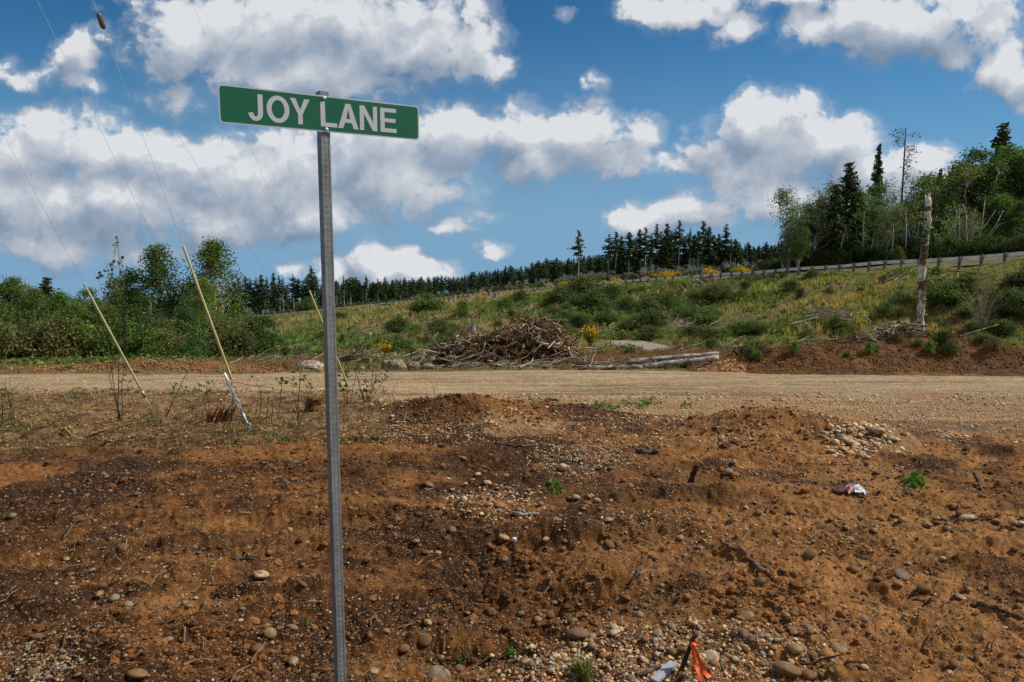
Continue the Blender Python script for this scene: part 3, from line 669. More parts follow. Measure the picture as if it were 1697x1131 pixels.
# far spruce forest: individual trees up to the limit, the rest one mass
far = []
def sky_v(u): return np.interp(u, [540,590,620,660,700,740,780,830,860,890,910,940,980,1010,1100,1220,1270,1300], [468,462,462,458,462,462,460,458,448,434,430,432,422,420,418,404,404,398])
for k in range(175):
    u = 535+(1290-535)*((k+rc.random())/175); D = 235+120*rc.random(); vt = sky_v(u)+rc.uniform(-5, 15)+ (355-D)*.02
    far.append((u, vt, D))
far.sort(key=lambda a: a[0])
for i, (u, vt, D) in enumerate(far):
    q = at_depth(u, D); h = max(8, P(u, vt, D).z-q.z)
    CON.put(int(3+2*rc.integers(2)), q, rc.random()*6.28, (h/10*rc.uniform(.8, 1.7),)*2+(h/10,), '%s spruce from the left in the dense dark forest on the far slope' % ordn(i), 'dense forest spruces on the far slope', grey(rc, .6, 1.5, .12))
# the mass behind: a single object of overlapping spruce crowns
mass = Geo(); rm = np.random.default_rng(5)
for k in range(620):
    u = rm.uniform(-250, 1900); D = rm.uniform(250, 430); X = float(tan_u(u, 480))*D; z0 = float(H(X, D))
    top = P(u, float(np.interp(u, [-300,0,100,380,540,1300,1700,1900],[500,495,492,478,470,404,395,390])) if (u < 540 or u > 1300) else float(sky_v(u))+6, D).z+rm.uniform(-2, .5); h = max(6, top-z0)
    for lv in range(7):
        f = lv/7; n = 16; a = rm.random(n)*6.28; rr = h*.16*(1-f)*(.4+.6*rm.random(n)); c = np.stack([X+np.cos(a)*rr, D+np.sin(a)*rr, z0+h*(.12+.88*f)+rm.normal(size=n)*.4], -1)
        leaf_quads(mass, c, h*.085*(1.15-f*.75), vary((.018, .032, .015), n, rm, .4), rm, .3, 1.7)
for k in range(5200):
    u = rm.uniform(330, 1300) if k % 3 else rm.uniform(330, 980); X0, Y0, z0_, a_ = rail_pt(np.interp(u, us, RS), rm.uniform(11, 15)+abs(rm.normal())*25); z0 = float(H(X0, Y0)); n = 5
    leaf_quads(mass, np.array([X0, Y0, z0])+np.abs(rm.normal(size=(n, 3)))*[.6, .6, .5], .45, vary((.030, .042, .016), n, rm, .5, (.10, .085, .04), .15), rm, .2, 1.4)
tag(mass.obj('distant_forest', M['needles']), 'dark mass of distant spruce forest along the horizon', 'forest', kind='stuff')
CON.drop()
# left-hand grove
BL = Pool([broadleaf('alder_tree', 10, 5.2, 1.2, 11, 10, 190, 34), broadleaf('alder_tree', 10, 4.6, 1.8, 12, 9, 170, 32, col=(.045, .085, .02)),
           broadleaf('alder_tree', 10, 5.8, .6, 13, 12, 230, 34, col=(.060, .105, .024)), broadleaf('alder_tree', 10, 4.0, 2.6, 14, 8, 130, 26, trunks=2, col=(.06, .09, .03)),
           broadleaf('alder_tree', 10, 5.0, 1.0, 15, 10, 200, 32, trunks=3, col=(.038, .072, .018))])
SP = Pool([broadleaf('birch_tree', 10, 3.4, 3.0, 31, 7, 85, 20, .14, (.075, .11, .035), trunks=2, clr=.36, trad=.008), broadleaf('birch_tree', 10, 3.0, 2.2, 32, 8, 75, 18, .14, (.08, .105, .04), trunks=1, clr=.40, trad=.009),
           broadleaf('birch_tree', 10, 3.8, 3.4, 33, 7, 95, 22, .14, (.065, .12, .03), trunks=3, clr=.36, trad=.008)])
BUSH = Pool([broadleaf('leafy_shrub', 2, 2.2, .05, 41, 7, 60, 34, .13, (.052, .088, .026), trunks=3, clr=.26, trunk='twig'), broadleaf('leafy_shrub', 2, 2.6, .0, 42, 8, 70, 34, .13, (.048, .072, .024), trunks=3, clr=.26, trunk='twig'),
             broadleaf('leafy_shrub', 2, 1.8, .1, 43, 6, 50, 30, .12, (.075, .13, .03), trunks=2, clr=.18, trunk='twig'), broadleaf('leafy_shrub', 2, 2.9, .0, 44, 9, 70, 30, .13, (.075, .085, .035), trunks=3, clr=.22, trunk='twig')])
def put_tree(pool, i, u, vt, D, label, group=None, color=None, wide=1.0, vb=None, href=10, cat=None):
    q = at_depth(u, D); h = max(.3, P(u, vt, D).z-q.z)*1.09
    return pool.put(i, q, rc.random()*6.28, (h/href*wide, h/href*wide, h/href), label, group, color or grey(rc, .85, 1.15), cat)
left = [(25,470,62,2,1.25,'broad green alder at the far left end of the grove'),(62,488,58,0,1.1,'low green alder beside the broad one at the far left'),(105,492,60,2,1.1,'dense mid green alder left of the first guy wire guard'),
 (150,488,57,4,1.2,'dark leafy alder crossed by the pale guy wire guard'),(195,470,60,3,1.1,'thin-topped alder behind the tall sapling'),(222,458,62,3,1.1,'pale feathery alder just left of the tall round pair'),
 (270,422,62,1,1.05,'tall dark green alder, left one of the two tall round crowns'),(362,414,64,0,.95,'tall alder with yellow-green round crown right of the guy wire guard'),(345,470,58,2,.7,'bright green young alder in front of the tall round crown'),
 (245,500,55,4,1.3,'low dark alder under the left tall crown'),(-40,460,60,0,1.2,'green alder cut off by the left picture edge'),(310,500,60,4,1.0,'small dark alder between the two tall round crowns'),
 (125,510,53,2,1.5,'squat bright alder in front of the grove'),(185,515,54,0,1.5,'squat green alder below the tall sapling top'),(70,525,53,4,1.5,'low dark alder in front of the far left trees')]
for u, vt, D, i, wd, lb in left: put_tree(BL, i, u, vt, D, lb, 'alders of the left-hand grove', grey(rc, .85, 1.4, .1) if i != 0 else (1.15, 1.05, .9, 1), wd)
CON2 = Pool([conifer('fir_tree', 10, 1.6, 2.0, 51, 1.5, (.028, .048, .017), .45, 'dark_trunk', .28, group='dark firs in the right-hand grove'), conifer('fir_tree', 10, 1.0, 1.7, 52, 1.5, (.030, .050, .018), .5, 'dark_trunk', .28)])
put_tree(CON2, 0, 85, 470, 90, 'dark rounded fir showing above the left-hand grove', None, None, 1.3)
firs = [(1392,284,88,1.0,'tallest dark bushy fir in the right grove'),(1372,318,86,.9,'shaggy dark fir left of the tallest bushy one'),(1438,258,92,.55,'narrow pointed fir between bushy fir and bare pole tree'),
        (1412,330,87,1.0,'broad dark fir at the middle of the right grove'),(1540,292,90,.5,'slim fir just right of the snag, left of a pair'),(1560,288,90,.5,'slim fir right of the snag, right of a pair'),(1325,360,88,.9,'small dark fir near the left end of the right grove'),
        (1636,222,92,.9,'sparse-topped tall fir rising over the far right trees')]
for u, vt, D, wd, lb in firs: put_tree(CON2, int(rc.integers(2)), u, vt, D, lb, 'dark firs in the right-hand grove', None, wd)
right = [(1290,322,84,SP,0,1.1,'thin-leaved birch at the left end of the right grove'),(1345,322,86,SP,1,1.3,'sparse airy birch beside the shaggy firs'),(1365,312,90,SP,2,1.2,'sparse grey-green birch behind the shaggy firs'),(1318,372,80,BL,4,.9,'low dark alder at the left end of the right grove'),
 (1455,312,84,SP,2,1.3,'leafy birch left of the bare pole tree'),(1475,345,80,SP,0,1.3,'light green birch below the bare pole tree'),(1440,365,90,BL,2,.8,'bright young alder near mid right grove'),(1500,340,80,SP,1,1.5,'open birch just left of the mossy snag'),
 (1545,330,80,SP,2,1.5,'open birch just right of the mossy snag'),(1580,285,80,SP,0,1.5,'light birch where the dense far right trees begin'),(1600,295,82,BL,1,1.0,'dense alder, first of the far right trees'),(1625,282,80,BL,4,1.15,'tall dense alder under the sparse-topped fir'),
 (1665,270,82,BL,1,1.1,'tall dense alder near the right picture edge'),(1695,262,80,BL,4,1.1,'dark dense alder touching the right picture edge'),(1640,330,76,BL,2,1.2,'mid green alder low in the far right trees'),(1680,340,74,BL,0,1.2,'wide green alder low at the right picture edge'),
 (1730,268,78,BL,1,1.1,'alder cut off by the right picture edge'),(1415,375,92,BL,1,.9,'low alder in front of the broad dark fir'),(1385,380,92,BL,4,.9,'low dark alder in front of the tallest bushy fir'),(1340,380,94,BL,2,.9,'low green alder behind the guardrail left of the firs'),
 (1570,360,84,BL,2,1.0,'low green alder right of the snag behind the guardrail'),(1600,350,74,SP,1,1.2,'leaning many-stemmed birch right of the snag'),(1470,375,88,BL,0,.9,'low alder left of the snag behind the guardrail'),(1300,395,84,BL,1,.9,'rounded low alder at the left foot of the right grove')]
for u, vt, D, pool, i, wd, lb in right:
    put_tree(pool, i, u, vt, D, lb, 'birches of the right-hand grove' if pool is SP else 'alders of the right-hand grove', grey(rc, .85, 1.2), wd*1.1)
extra = [(1503,305,90,SP,2,1.5,'tall airy birch between the bare pole tree and the snag'),(1522,300,94,BL,3,1.1,'tall open alder behind the snag top'),(1538,308,92,BL,1,.9,'tall alder at the foot of the left slim fir'),(1556,300,92,SP,0,1.6,'tall birch between the two slim firs'),(1572,282,84,BL,1,1.2,'tall dense alder rising just right of the slim firs'),(1598,262,84,BL,4,1.2,'tall dark alder left of the sparse-topped fir'),(1648,258,86,BL,1,1.2,'tallest dense alder at the far right'),(1680,262,84,BL,0,1.2,'tall broad alder near the right edge'),(1305,340,88,SP,1,1.2,'airy birch just right of the left-end birch'),(1330,345,90,BL,3,1.0,'tall pale alder behind the small dark fir'),(1352,338,92,BL,1,.9,'dark alder between the sparse birch and the firs'),(1378,330,92,SP,0,1.3,'airy birch rising between the shaggy fir and the tallest fir'),(1405,325,94,BL,3,1.0,'alder behind the tallest bushy fir'),
 (1425,330,90,SP,2,1.3,'green birch left of the narrow pointed fir'),(1447,335,86,BL,3,1.0,'open alder under the narrow pointed fir'),(1465,325,90,SP,1,1.4,'open birch behind the bare pole tree'),(1490,340,88,BL,3,1.0,'two-stemmed alder right of the bare pole tree'),(1512,350,90,BL,1,.9,'dark alder directly behind the snag top'),(1530,335,92,SP,0,1.4,'birch behind the snag on its right'),
 (1560,330,88,BL,3,1.0,'two-stemmed alder under the slim firs'),(1590,320,90,BL,4,1.0,'dark alder behind the leaning grey stems'),(1655,280,90,BL,3,1.1,'tall open alder behind the far right trees'),(1620,300,88,BL,0,1.0,'dense alder under the sparse-topped fir on the left'),(1700,300,84,BL,2,1.0,'green alder filling the right picture edge at mid height')]
for u, vt, D, pool, i, wd, lb in extra:
    put_tree(pool, i, u, vt, D, lb, 'birches of the right-hand grove' if pool is SP else 'alders of the right-hand grove', grey(rc, .9, 1.25), wd*1.1)
# bare pole tree with a one-sided top
def pole_tree():
    q = at_depth(1479, 84); h = P(1479, 212, 84).z-q.z; r = np.random.default_rng(3)
    root = thing('bare_tree', 'tall bare pole-like tree with few one-sided twiggy branches near its top', 'tree', q); t = Geo(); g = Geo(); br = Geo()
    tube(t, [(0, 0, -.5), (.05, 0, h*.5), (0, 0, h)], [.15, .11, .05], 7)
    for k in range(44):
        z = h*(.55+.45*(k/44)); a = r.normal(0, .5) if k < 32 else r.random()*6.28; l = (.5+1.5*r.random())*(.4+.6*(k/44)); m = [(0, 0, z), (math.cos(a)*l*.6, math.sin(a)*l*.6, z+.05), (math.cos(a)*l, math.sin(a)*l, z-.15)]
        tube(br, m, [.022, .015, .006], 4, cap=False); c = np.repeat(np.array(m[1:]), 5, 0)+r.normal(size=(10, 3))*.18; leaf_quads(g, c, .13, vary((.05, .05, .025), 10, r), r)
    t.obj('trunk', M['dark_trunk'], root, True); br.obj('branches', M['dark_trunk'], root); g.obj('foliage', M['needles'], root)
pole_tree()
# thin pale trunks standing in the right grove
for i, u in enumerate([1296,1309,1332,1348,1360,1383,1398,1421,1433,1446,1459,1470,1484,1492,1505,1516,1531,1543,1556,1567,1579,1592]):
    rr = np.random.default_rng(60+i); D = rail_d(u)+11+rr.random()*4; q = at_depth(u, D); h = P(u, 345+rr.random()*50, D).z-q.z; t = Geo(); b2 = Geo(); g = Geo(); ln = rr.normal()*.6
    root = thing('bare_tree', '%s slim pale stem from the left among the right-grove birches' % ordn(i), 'tree', q, 0, 'slim pale stems in the right grove')
    pts = [(0, 0, -.4), (ln*.3, 0, h*.5), (ln, 0, h)]; tube(t, pts, [.11, .08, .02], 5)
    for k in range(14):
        z = h*(.35+.62*rr.random()); a = rr.random()*6.28; l = .4+.9*rr.random(); e = (ln*z/h+math.cos(a)*l, math.sin(a)*l, z+l*.6); tube(b2, [(ln*z/h*.8, 0, z), e], [.018, .005], 3, cap=False)
        leaf_quads(g, np.array(e)+rr.normal(size=(12, 3))*.22, .13, vary((.08, .12, .04), 12, rr), rr)
    t.obj('trunk', M['trunk'], root, True); b2.obj('branches', M['trunk'], root); g.obj('foliage', M['leaves'], root)
# leaning grey limbs at the right
q = at_depth(1600, 74); rr = np.random.default_rng(9); t = Geo()
for k in range(9):
    a = -.9+1.8*k/8; l = 5.5+rr.random()*2; tube(t, [(0, 0, -.2), (math.sin(a)*l*.45, rr.normal()*.3, l*.5), (math.sin(a)*l*.8, rr.normal()*.3, math.cos(a)*l*.95)], [.08, .055, .015], 5)
o = t.obj('bare_tree', M['trunk'], None, True); o.location = q; tag(o, 'fan of bare leaning grey stems behind the guardrail right of the snag', 'tree')

# ------------------------------------------------------------------ the bank: shrubs, broom, stumps, grass
def broom(name, n, w, h, seed, frac):
    r = np.random.default_rng(seed); root = thing(name, 'broom', 'shrub'); s = Geo(); g = Geo()
    for k in range(n):
        a = r.random()*6.28; d = w*.5*r.random()**.5; p = np.array([math.cos(a)*d, math.sin(a)*d, h*(.75+.35*r.random())*(1-.35*(d/(w*.5))**2)])
        tube(s, [(p[0]*.15, p[1]*.15, -.05), (p[0]*.6, p[1]*.6, p[2]*.6), p], [.012, .008, .003], 3, (.9, 1.5, .5), cap=False)
        m = 16; u = .35+.65*r.random((m, 1)); c = np.array([p[0]*.15, p[1]*.15, 0])*(1-u)+p*u+r.normal(size=(m, 3))*.05
        yel = r.random(m) < frac; col = np.where(yel[:, None], [(.80, .50, .02)], [(.06, .10, .02)])*(.8+.4*r.random((m, 1))); leaf_quads(g, c, .075, col, r)
    s.obj('stems', M['twig'], root); g.obj('flowers', M['bloom'], root); return root
BR = Pool([broom('broom_bush', 60, 1.5, 1.2, 1, .85), broom('broom_bush', 70, 2.2, 1.1, 2, .8), broom('broom_bush', 50, 1.2, 1.5, 3, .55)])
bro = [(638,578,1.3,0,'yellow-flowering broom bush at the foot of the bank right of the post'),(978,565,1.8,2,'tall half-yellow broom bush right of the brush pile'),(968,585,1.0,0,'low yellow broom bush in front of the taller one by the pile'),(1312,562,1.2,0,'yellow broom bush on the berm by the grassy bank'),(1283,566,1.1,2,'spiky half-green broom on the berm beside the yellow one'),
       (695,560,1.0,2,'small broom low on the bank left of the brush pile'),(936,577,.7,0,'small yellow broom against the right flank of the brush pile')]
for u, v, sc, i, lb in bro: BR.put(i, at_depth(u, {1312: 37, 1283: 36.5}.get(u, hit(u, v+8).y)), rc.random()*6, sc*.62, lb, 'flowering broom bushes', None)
railb = [(873,475),(910,471),(935,470),(956,468),(980,471),(1002,468),(1022,466),(1068,466),(1082,464),(1098,464),(1110,460),(1122,459),(1170,458),(1178,457),(1213,455),(1222,454),(1234,453),(1015,468),(755,488),(800,484)]
for k, (u, v) in enumerate(sorted(railb)):
    D = rail_d(u)+9.5+rc.random()*2; BR.put(k, at_depth(u, D), rc.random()*6, (.9+.7*rc.random())*.9, '%s yellow broom from the left along the road behind the guardrail' % ordn(k), 'broom bushes behind the guardrail', None)
shr = [(705,515,1.9,0,'large rounded bright green shrub high on the bank right of the post'),(768,520,1.5,2,'bright green shrub next to the large rounded one'),(660,550,1.6,1,'very dark shrub low on the bank near the post'),(966,490,1.9,1,'dark pointed shrub near the guardrail above the path'),
 (930,502,1.7,1,'dark green shrub left of the pointed one'),(985,512,2.0,1,'wide dark shrub below the pointed one'),(1010,497,1.6,1,'dark shrub right of the pointed one'),(840,508,1.1,0,'small green shrub mid bank above the brush pile'),(863,498,1.2,1,'dark green shrub above the brush pile'),
 (740,560,1.4,1,'dark small shrub left of the brush pile'),(1045,545,1.3,0,'green shrub above the grey path'),(1085,540,1.5,1,'wide green shrub above the path bend'),(1170,560,1.5,0,'green shrub right of the path'),(1240,545,1.0,2,'light green shrub right of the path'),
 (1550,490,2.0,0,'big green shrub just right of the snag on the bank'),(1575,500,2.0,0,'leafy green shrub second right of the snag'),(1600,480,1.6,1,'dark shrub high on the bank right of the snag'),(1668,520,1.6,1,'dark wide shrub by the upright dead stems'),(1680,515,2.2,1,'dark shrub at the right edge of the bank'),
 (1490,500,1.2,0,'green shrub left of the snag on the bank'),(1470,520,1.3,0,'low green shrub left of the snag'),(1311,478,1.0,1,'small upright dark shrub alone on the grassy slope'),(960,540,1.3,1,'green shrub right of the stumps at mid bank'),(1110,505,1.6,0,'green shrub below the guardrail left of the grassy slope'),
 (1180,495,1.5,1,'dark shrub below the guardrail near the pale log'),(1075,515,1.5,1,'dark shrub in the thicket above the path'),(1140,525,1.4,0,'green shrub in the thicket right of the path'),(400,560,1.6,0,'green shrub at the left start of the bank'),(440,545,1.4,1,'dark green shrub at the left of the bank under the guardrail'),
 (340,590,1.6,1,'dark shrub at the foot of the grove beside the yellow guard'),(365,575,2.2,0,'round green shrub under the tall yellow-green alder'),(512,512,1.3,0,'small green shrub left of the post near the far guardrail'),(655,490,1.5,1,'dark shrub at the guardrail right of the post'),(900,575,1.1,0,'green shrub behind the brush pile right end'),
 (1700,480,2.0,1,'dark shrub under the guardrail at the right edge'),(1625,560,.9,0,'green shrub behind the berm at the right'),(1340,560,1.1,0,'green shrub behind the berm beside the broom'),(1400,545,1.0,3,'olive low shrub mid bank above the berm')]
for u, v, sc, i, lb in shr:
    q = hit(u, v+6); f = q.y/55; BUSH.put(i, q, rc.random()*6, (sc*f*.60, sc*f*.60, sc*f*.42), lb, 'shrubs on the bank', grey(rc, .8, 1.1), 'shrub')
for k in range(120):
    u = 360+1360*(k+.5*rc.random())/120; vr = np.interp(u, ru, rvv); v = rc.uniform(vr+8, 600); q = hit(u, v)
    if abs(PATHM(q.x, q.y)) > .02 or q.y < df_of(u)+2: continue
    BUSH.put(int(rc.integers(4)), q, rc.random()*6, rc.uniform(.18, .5)*(q.y/60)**.5, '%s small shrub from the left in the dead grass of the bank' % ordn(k), 'small shrubs scattered over the bank', grey(rc, .8, 1.2), 'shrub')
thk = sorted([(rc.uniform(880, 1255), rc.uniform(490, 566)) for _ in range(34)]+[(rc.uniform(1540, 1740), rc.uniform(470, 560)) for _ in range(8)]+[(rc.uniform(560, 760), rc.uniform(515, 590)) for _ in range(12)])
for k, (u, v) in enumerate(thk):
    q = hit(u, v); s_ = rc.uniform(.35, .85)*(q.y/60)**.5
    if PATHM(q.x, q.y) > .01 or q.y < 36: continue
    BUSH.put(int(rc.integers(2)), q, rc.random()*6, (s_*1.5, s_*1.3, s_*.85), '%s spreading dark bramble clump from the left on the bank' % ordn(k), 'bramble clumps on the bank', grey(rc, .9, 1.35), 'shrub')
for k in range(46):       # undergrowth shrubs at the foot of the left grove
    u = -60+490*k/45; D = rc.uniform(46, 54) if u < 330 else rc.uniform(54, 62)
    BUSH.put(int(rc.integers(4)), at_depth(u, D), rc.random()*6, rc.uniform(.8, 1.7), '%s shrub from the left in the undergrowth below the left grove' % ordn(k), 'undergrowth shrubs below the left grove', grey(rc, .7, 1.1), 'shrub')
for k in range(34):       # undergrowth under the right grove, inner shade painted into its leaf colour
    u = 1262+450*k/33; D = rail_d(u)+rc.uniform(10, 15)
    BUSH.put(int(rc.integers(4)), at_depth(u, D), rc.random()*6, rc.uniform(.8, 1.3), '%s shrub from the left in the undergrowth below the right grove' % ordn(k), 'undergrowth shrubs below the right grove', grey(rc, .4, .7), 'shrub')
BR.drop(); BUSH.drop(); BL.drop(); SP.drop(); CON2.drop()

def bank_mix(X, Y, n, r):
    a = fbm(X, Y, .10, 3, 201); b = fbm(X, Y, .35, 3, 202); u = U2(X, Y)
    green = sstep(-.15, .35, a+.6*b-.22*np.exp(-((u-730)/190)**2)+.15*np.exp(-((u-1100)/220)**2)+.12*(u > 1200)); yg = sstep(1180, 1330, u)*sstep(-.4, .2, b+.2)
    tan = np.array([.42, .31, .16]); gr_ = np.array([.15, .23, .05]); ygc = np.array([.44, .37, .11])
    c = tan+(gr_-tan)*green[:, None]; c = c+(ygc-c)*(yg*.62)[:, None]
    toe = 1-sstep(1, 7, Y-df_of(u)+0*u); c = c+(np.array([.27, .15, .075])-c)*(toe*.75*(r.random(n) < .8))[:, None]
    return (c*(.65+.7*r.random((n, 1)))*(1+.1*r.normal(size=(n, 3)))).clip(.01, .9), green
def tufts(g, X, Y, h, w_, col, r, blades=7, lean=.35, zoff=0):
    n = len(X); Z = H(X, Y)+zoff
    for k in range(blades):
        a = r.random(n)*6.28; hh = h*(.5+.7*r.random(n)); ln = lean*hh*(.3+r.random(n)); d = w_*.8*r.random(n); b2 = r.random(n)*6.28
        bx = X+np.cos(b2)*d; by = Y+np.sin(b2)*d; px, py = -np.sin(a)*w_*.13, np.cos(a)*w_*.13
        v = np.stack([np.stack([bx-px, by-py, Z-.03], -1), np.stack([bx+px, by+py, Z-.03], -1), np.stack([bx+np.cos(a)*ln, by+np.sin(a)*ln, Z+hh], -1)], 1)
        g.add(v.reshape(-1, 3), np.arange(n*3).reshape(n, 3), np.repeat(col*(.8+.4*r.random((n, 1))), 3, 0))
rg = np.random.default_rng(77); N = 30000
u = rg.uniform(-120, 1800, N); fr_ = rg.random(N)**1.25; d0 = df_of(u)+.3; d1 = np.where(u < 330, 75, rail_d(np.clip(u, 330, 2000))-1.4)
Y = d0+(d1-d0)*fr_; X = (u-848.5)/FPX/.985*Y; _, bkz, bez, _, pth = zones(X, Y); k = (pth < .05) & ((Y > 34.4) | (rg.random(N) < .3)) & (bez < .15+.85*(rg.random(N) < .05)) & ~(((U2(X, Y) < 460) | (U2(X, Y) > 1190)) & (Y < 34.5) & (rg.random(N) < .95)); X, Y = X[k], Y[k]
c, gn = bank_mix(X, Y, len(X), rg); g = Geo(); sz = (.8+.9*fbm(X, Y, .3, 2, 9).clip(-.4, 1))*np.clip(Y/55, .75, 2.2)
tufts(g, X, Y, .42*sz, .30*sz, c, rg, 9); N = 5200; u = np.concatenate([rg.uniform(925, 1300, 4200), rg.uniform(330, 560, 1000)]); Y = 34.8+rg.uniform(0, 7, N)**1.1; X = (u-848.5)/FPX/.985*Y; bz = zones(X, Y); k = (bz[2] < .3) & (bz[4] < .05); X, Y = X[k], Y[k]
tufts(g, X, Y, .50*np.ones(len(X)), .30*np.ones(len(X)), np.array([.30, .165, .085])*(.6+.8*rg.random((len(X), 1))), rg, 9, .3)
tag(g.obj('bank_grass', M['grassy']), 'dry tan and green grass covering the bank', 'grass', kind='stuff')
# leafy ground cover in drifts (ferns, brambles)
N = 26000; u = rg.uniform(-60, 1780, N); d0 = df_of(u)+1.5; d1 = np.where(u < 330, 72, rail_d(np.clip(u, 330, 2000))-3.5); Y = d0+(d1-d0)*rg.random(N)**1.3; X = (u-848.5)/FPX/.985*Y
a = fbm(X, Y, .13, 3, 301)+.5*fbm(X, Y, .6, 2, 302)+.40*np.exp(-((U2(X, Y)-1030)/150)**2)*sstep(50, 58, Y)+.35*np.exp(-((U2(X, Y)-1600)/130)**2)+.5*(U2(X, Y) < 380)-.25*np.exp(-((U2(X, Y)-1370)/90)**2)
k = (a > .26) & (PATHM(X, Y) < .02) & (zones(X, Y)[2] < .2) & (Y > np.where(U2(X, Y) < 460, 37, 36)); X, Y, a = X[k], Y[k], a[k]; g = Geo()
for j in range(6):
    sz = np.clip(Y/55, .8, 2)*.20; c = np.stack([X, Y, H(X, Y)+.04], -1)+rg.normal(size=(len(X), 3))*[.35, .35, .10]; c[:, 2] += .22*rg.random(len(X))*(1+a)
    leaf_quads(g, c, sz, vary((.06, .105, .022), len(X), rg, .45, (.15, .15, .05), .35), rg, .3, 1.3)
tag(g.obj('ground_cover', M['leaves']), 'green brambles and ferns spreading over the bank', 'undergrowth', kind='stuff')
# dead slash: thin grey-brown sticks lying on the bank
def sticks(g, X, Y, L0, rad, r, c0, c1, up=.15, z0=.05):
    Z = H(X, Y)
    for i in range(len(X)):
        a = r.normal(.3, .9); l = L0[i]; n = 4; u_ = np.linspace(-.5, .5, n)[:, None]; d = np.array([math.cos(a), math.sin(a), 0])
        p = np.array([X[i], Y[i], 0])+d*l*u_+r.normal(size=(n, 3))*l*.05; p[:, 2] = H(p[:, 0], p[:, 1])+z0+np.linspace(0, up*l*r.random(), n)
        tube(g, p, np.linspace(rad[i], rad[i]*.4, n), 4, np.asarray(c0)+(np.asarray(c1)-c0)*r.random(), cap=False)
N = 4200; u = rg.uniform(380, 1760, N); d0 = df_of(u)+1; d1 = rail_d(u)-3.5; Y = d0+(d1-d0)*rg.random(N)**1.4; X = (u-848.5)/FPX/.985*Y; a = fbm(X, Y, .12, 2, 401); k = (a > -.12) & (zones(X, Y)[2] < .1) & (PATHM(X, Y) < .02) & (rg.random(N) < np.where(u > 1150, .5, 1)); X, Y = X[k], Y[k]
g = Geo(); sticks(g, X, Y, rg.uniform(.5, 2.6, len(X)), rg.uniform(.016, .060, len(X)), rg, (.7, .6, .5), (1.5, 1.4, 1.25), .35, .15)
tag(g.obj('slash', M['grey_wood']), 'dead grey branches strewn over the bank', 'brush', kind='stuff')
# ------------------------------------------------------------------ the street sign
BL0 = Vector((-1.204, 2.893, .648+CAMZ)); BL1 = Vector((-.437, 3.301, .648+CAMZ)); BW = (BL1-BL0).length; BH = .1555
yaw = math.atan2(BL1.y-BL0.y, BL1.x-BL0.x)
def hom(src, dst):
    A = []
    for (x, y), (u, v) in zip(src, dst): A += [[x, y, 1, 0, 0, 0, -u*x, -u*y], [0, 0, 0, x, y, 1, -v*x, -v*y]]
    h = np.linalg.solve(np.array(A), np.array(dst, float).ravel()); return np.append(h, 1).reshape(3, 3)
HM = hom([(137, 130), (1543, 288), (1547, 520), (137, 395)], [(0, BH), (BW, BH), (BW, 0), (0, 0)])
def bl(x, y): q = HM @ np.array([x, y, 1.0]); return q[0]/q[2], q[1]/q[2]
bx0 = .5*(bl(881, 232)[0]+bl(893, 443)[0])
FZ = BL0.z-BH/2
MB_ = Matrix.Translation(BL0-Vector((0, 0, BH/2))) @ Matrix.Rotation(yaw, 4, 'Z')       # blade frame: x along, -y towards the viewer, z up
root = thing('street_sign', 'green street name sign reading JOY LANE bolted to a square galvanised post', 'street sign', (0, 0, 0))
pf = MB_ @ Vector((bx0, 0, 0)); pyaw = yaw+R(9); pw_ = .0455
pc = pf+Vector((-math.sin(pyaw), math.cos(pyaw), 0))*(pw_/2+.0045)
pb = float(H(pc.x, pc.y))-.4; ptop = P(538, 153.5, pc.y).z
def rrect(w_, h_, r_, n=6, x0=0, z0=0):
    o = []
    for cx, cz, a0 in ((w_-r_, h_-r_, 0), (r_, h_-r_, 90), (r_, r_, 180), (w_-r_, r_, 270)):
        for k in range(n+1): a = R(a0+90*k/n); o.append((x0+cx+r_*math.cos(a), z0+cz+r_*math.sin(a)))
    return o
def slab(g, outline, y0, y1, Mx, col=(1, 1, 1)):
    n = len(outline); v = [Mx @ Vector((x, y1, z)) for x, z in outline]+[Mx @ Vector((x, y0, z)) for x, z in outline]
    g.add(v, [list(range(n))[::-1]], col); b = g.n-2*n
    g.f.append(np.array([[n+i for i in range(n)]])+b); g.f.append(np.array([[i, (i+1) % n, n+(i+1) % n, n+i] for i in range(n)])+b)
def steel_mat(name, lo, hi, rough):
    m, t, b = mat(name, rough, .4); p = opos(t)
    n = t.voro(p, 55, out='Color'); s_ = t.node('ShaderNodeSeparateColor'); t.l.new(n, s_.inputs[0]); st = t.noise(t.vec('MULTIPLY', p, (60, 60, 3)), 1, 4, .6)
    d = t.noise(p, 5, 5, .7); f = t.math('ADD', t.math('MULTIPLY', s_.outputs[0], .4), t.math('MULTIPLY', st, .7))
    t.l.new(t.mix(t.mr(d, .4, .75, 0, .5), t.mix(f, lo, hi), (.07, .065, .06)), b.inputs['Base Color']); b.inputs['Metallic'].default_value = .25
    bump(t, b, st, .25, .002); return m
M['post'] = steel_mat('galvanised_post', (.12, .125, .13), (.27, .28, .285), .5)
pg = Geo(); T = .0028; hw = pw_/2; rr_ = .004; Mp = Matrix.Translation((pc.x, pc.y, 0)) @ Matrix.Rotation(pyaw, 4, 'Z')
def ringpts(h_, r_): return [(x-h_, y-h_) for x, y in rrect(2*h_, 2*h_, r_, 3)]
o_, i_ = ringpts(hw, rr_), ringpts(hw-T, rr_*.6); n = len(o_); zs = [pb, ptop]
for pts_, flip in ((o_, False), (i_, True)):
    v = [Mp @ Vector((x, y, z)) for z in zs for x, y in pts_]; f = np.array([[i, (i+1) % n, n+(i+1) % n, n+i] for i in range(n)]); pg.add(v, f[:, ::-1] if flip else f)
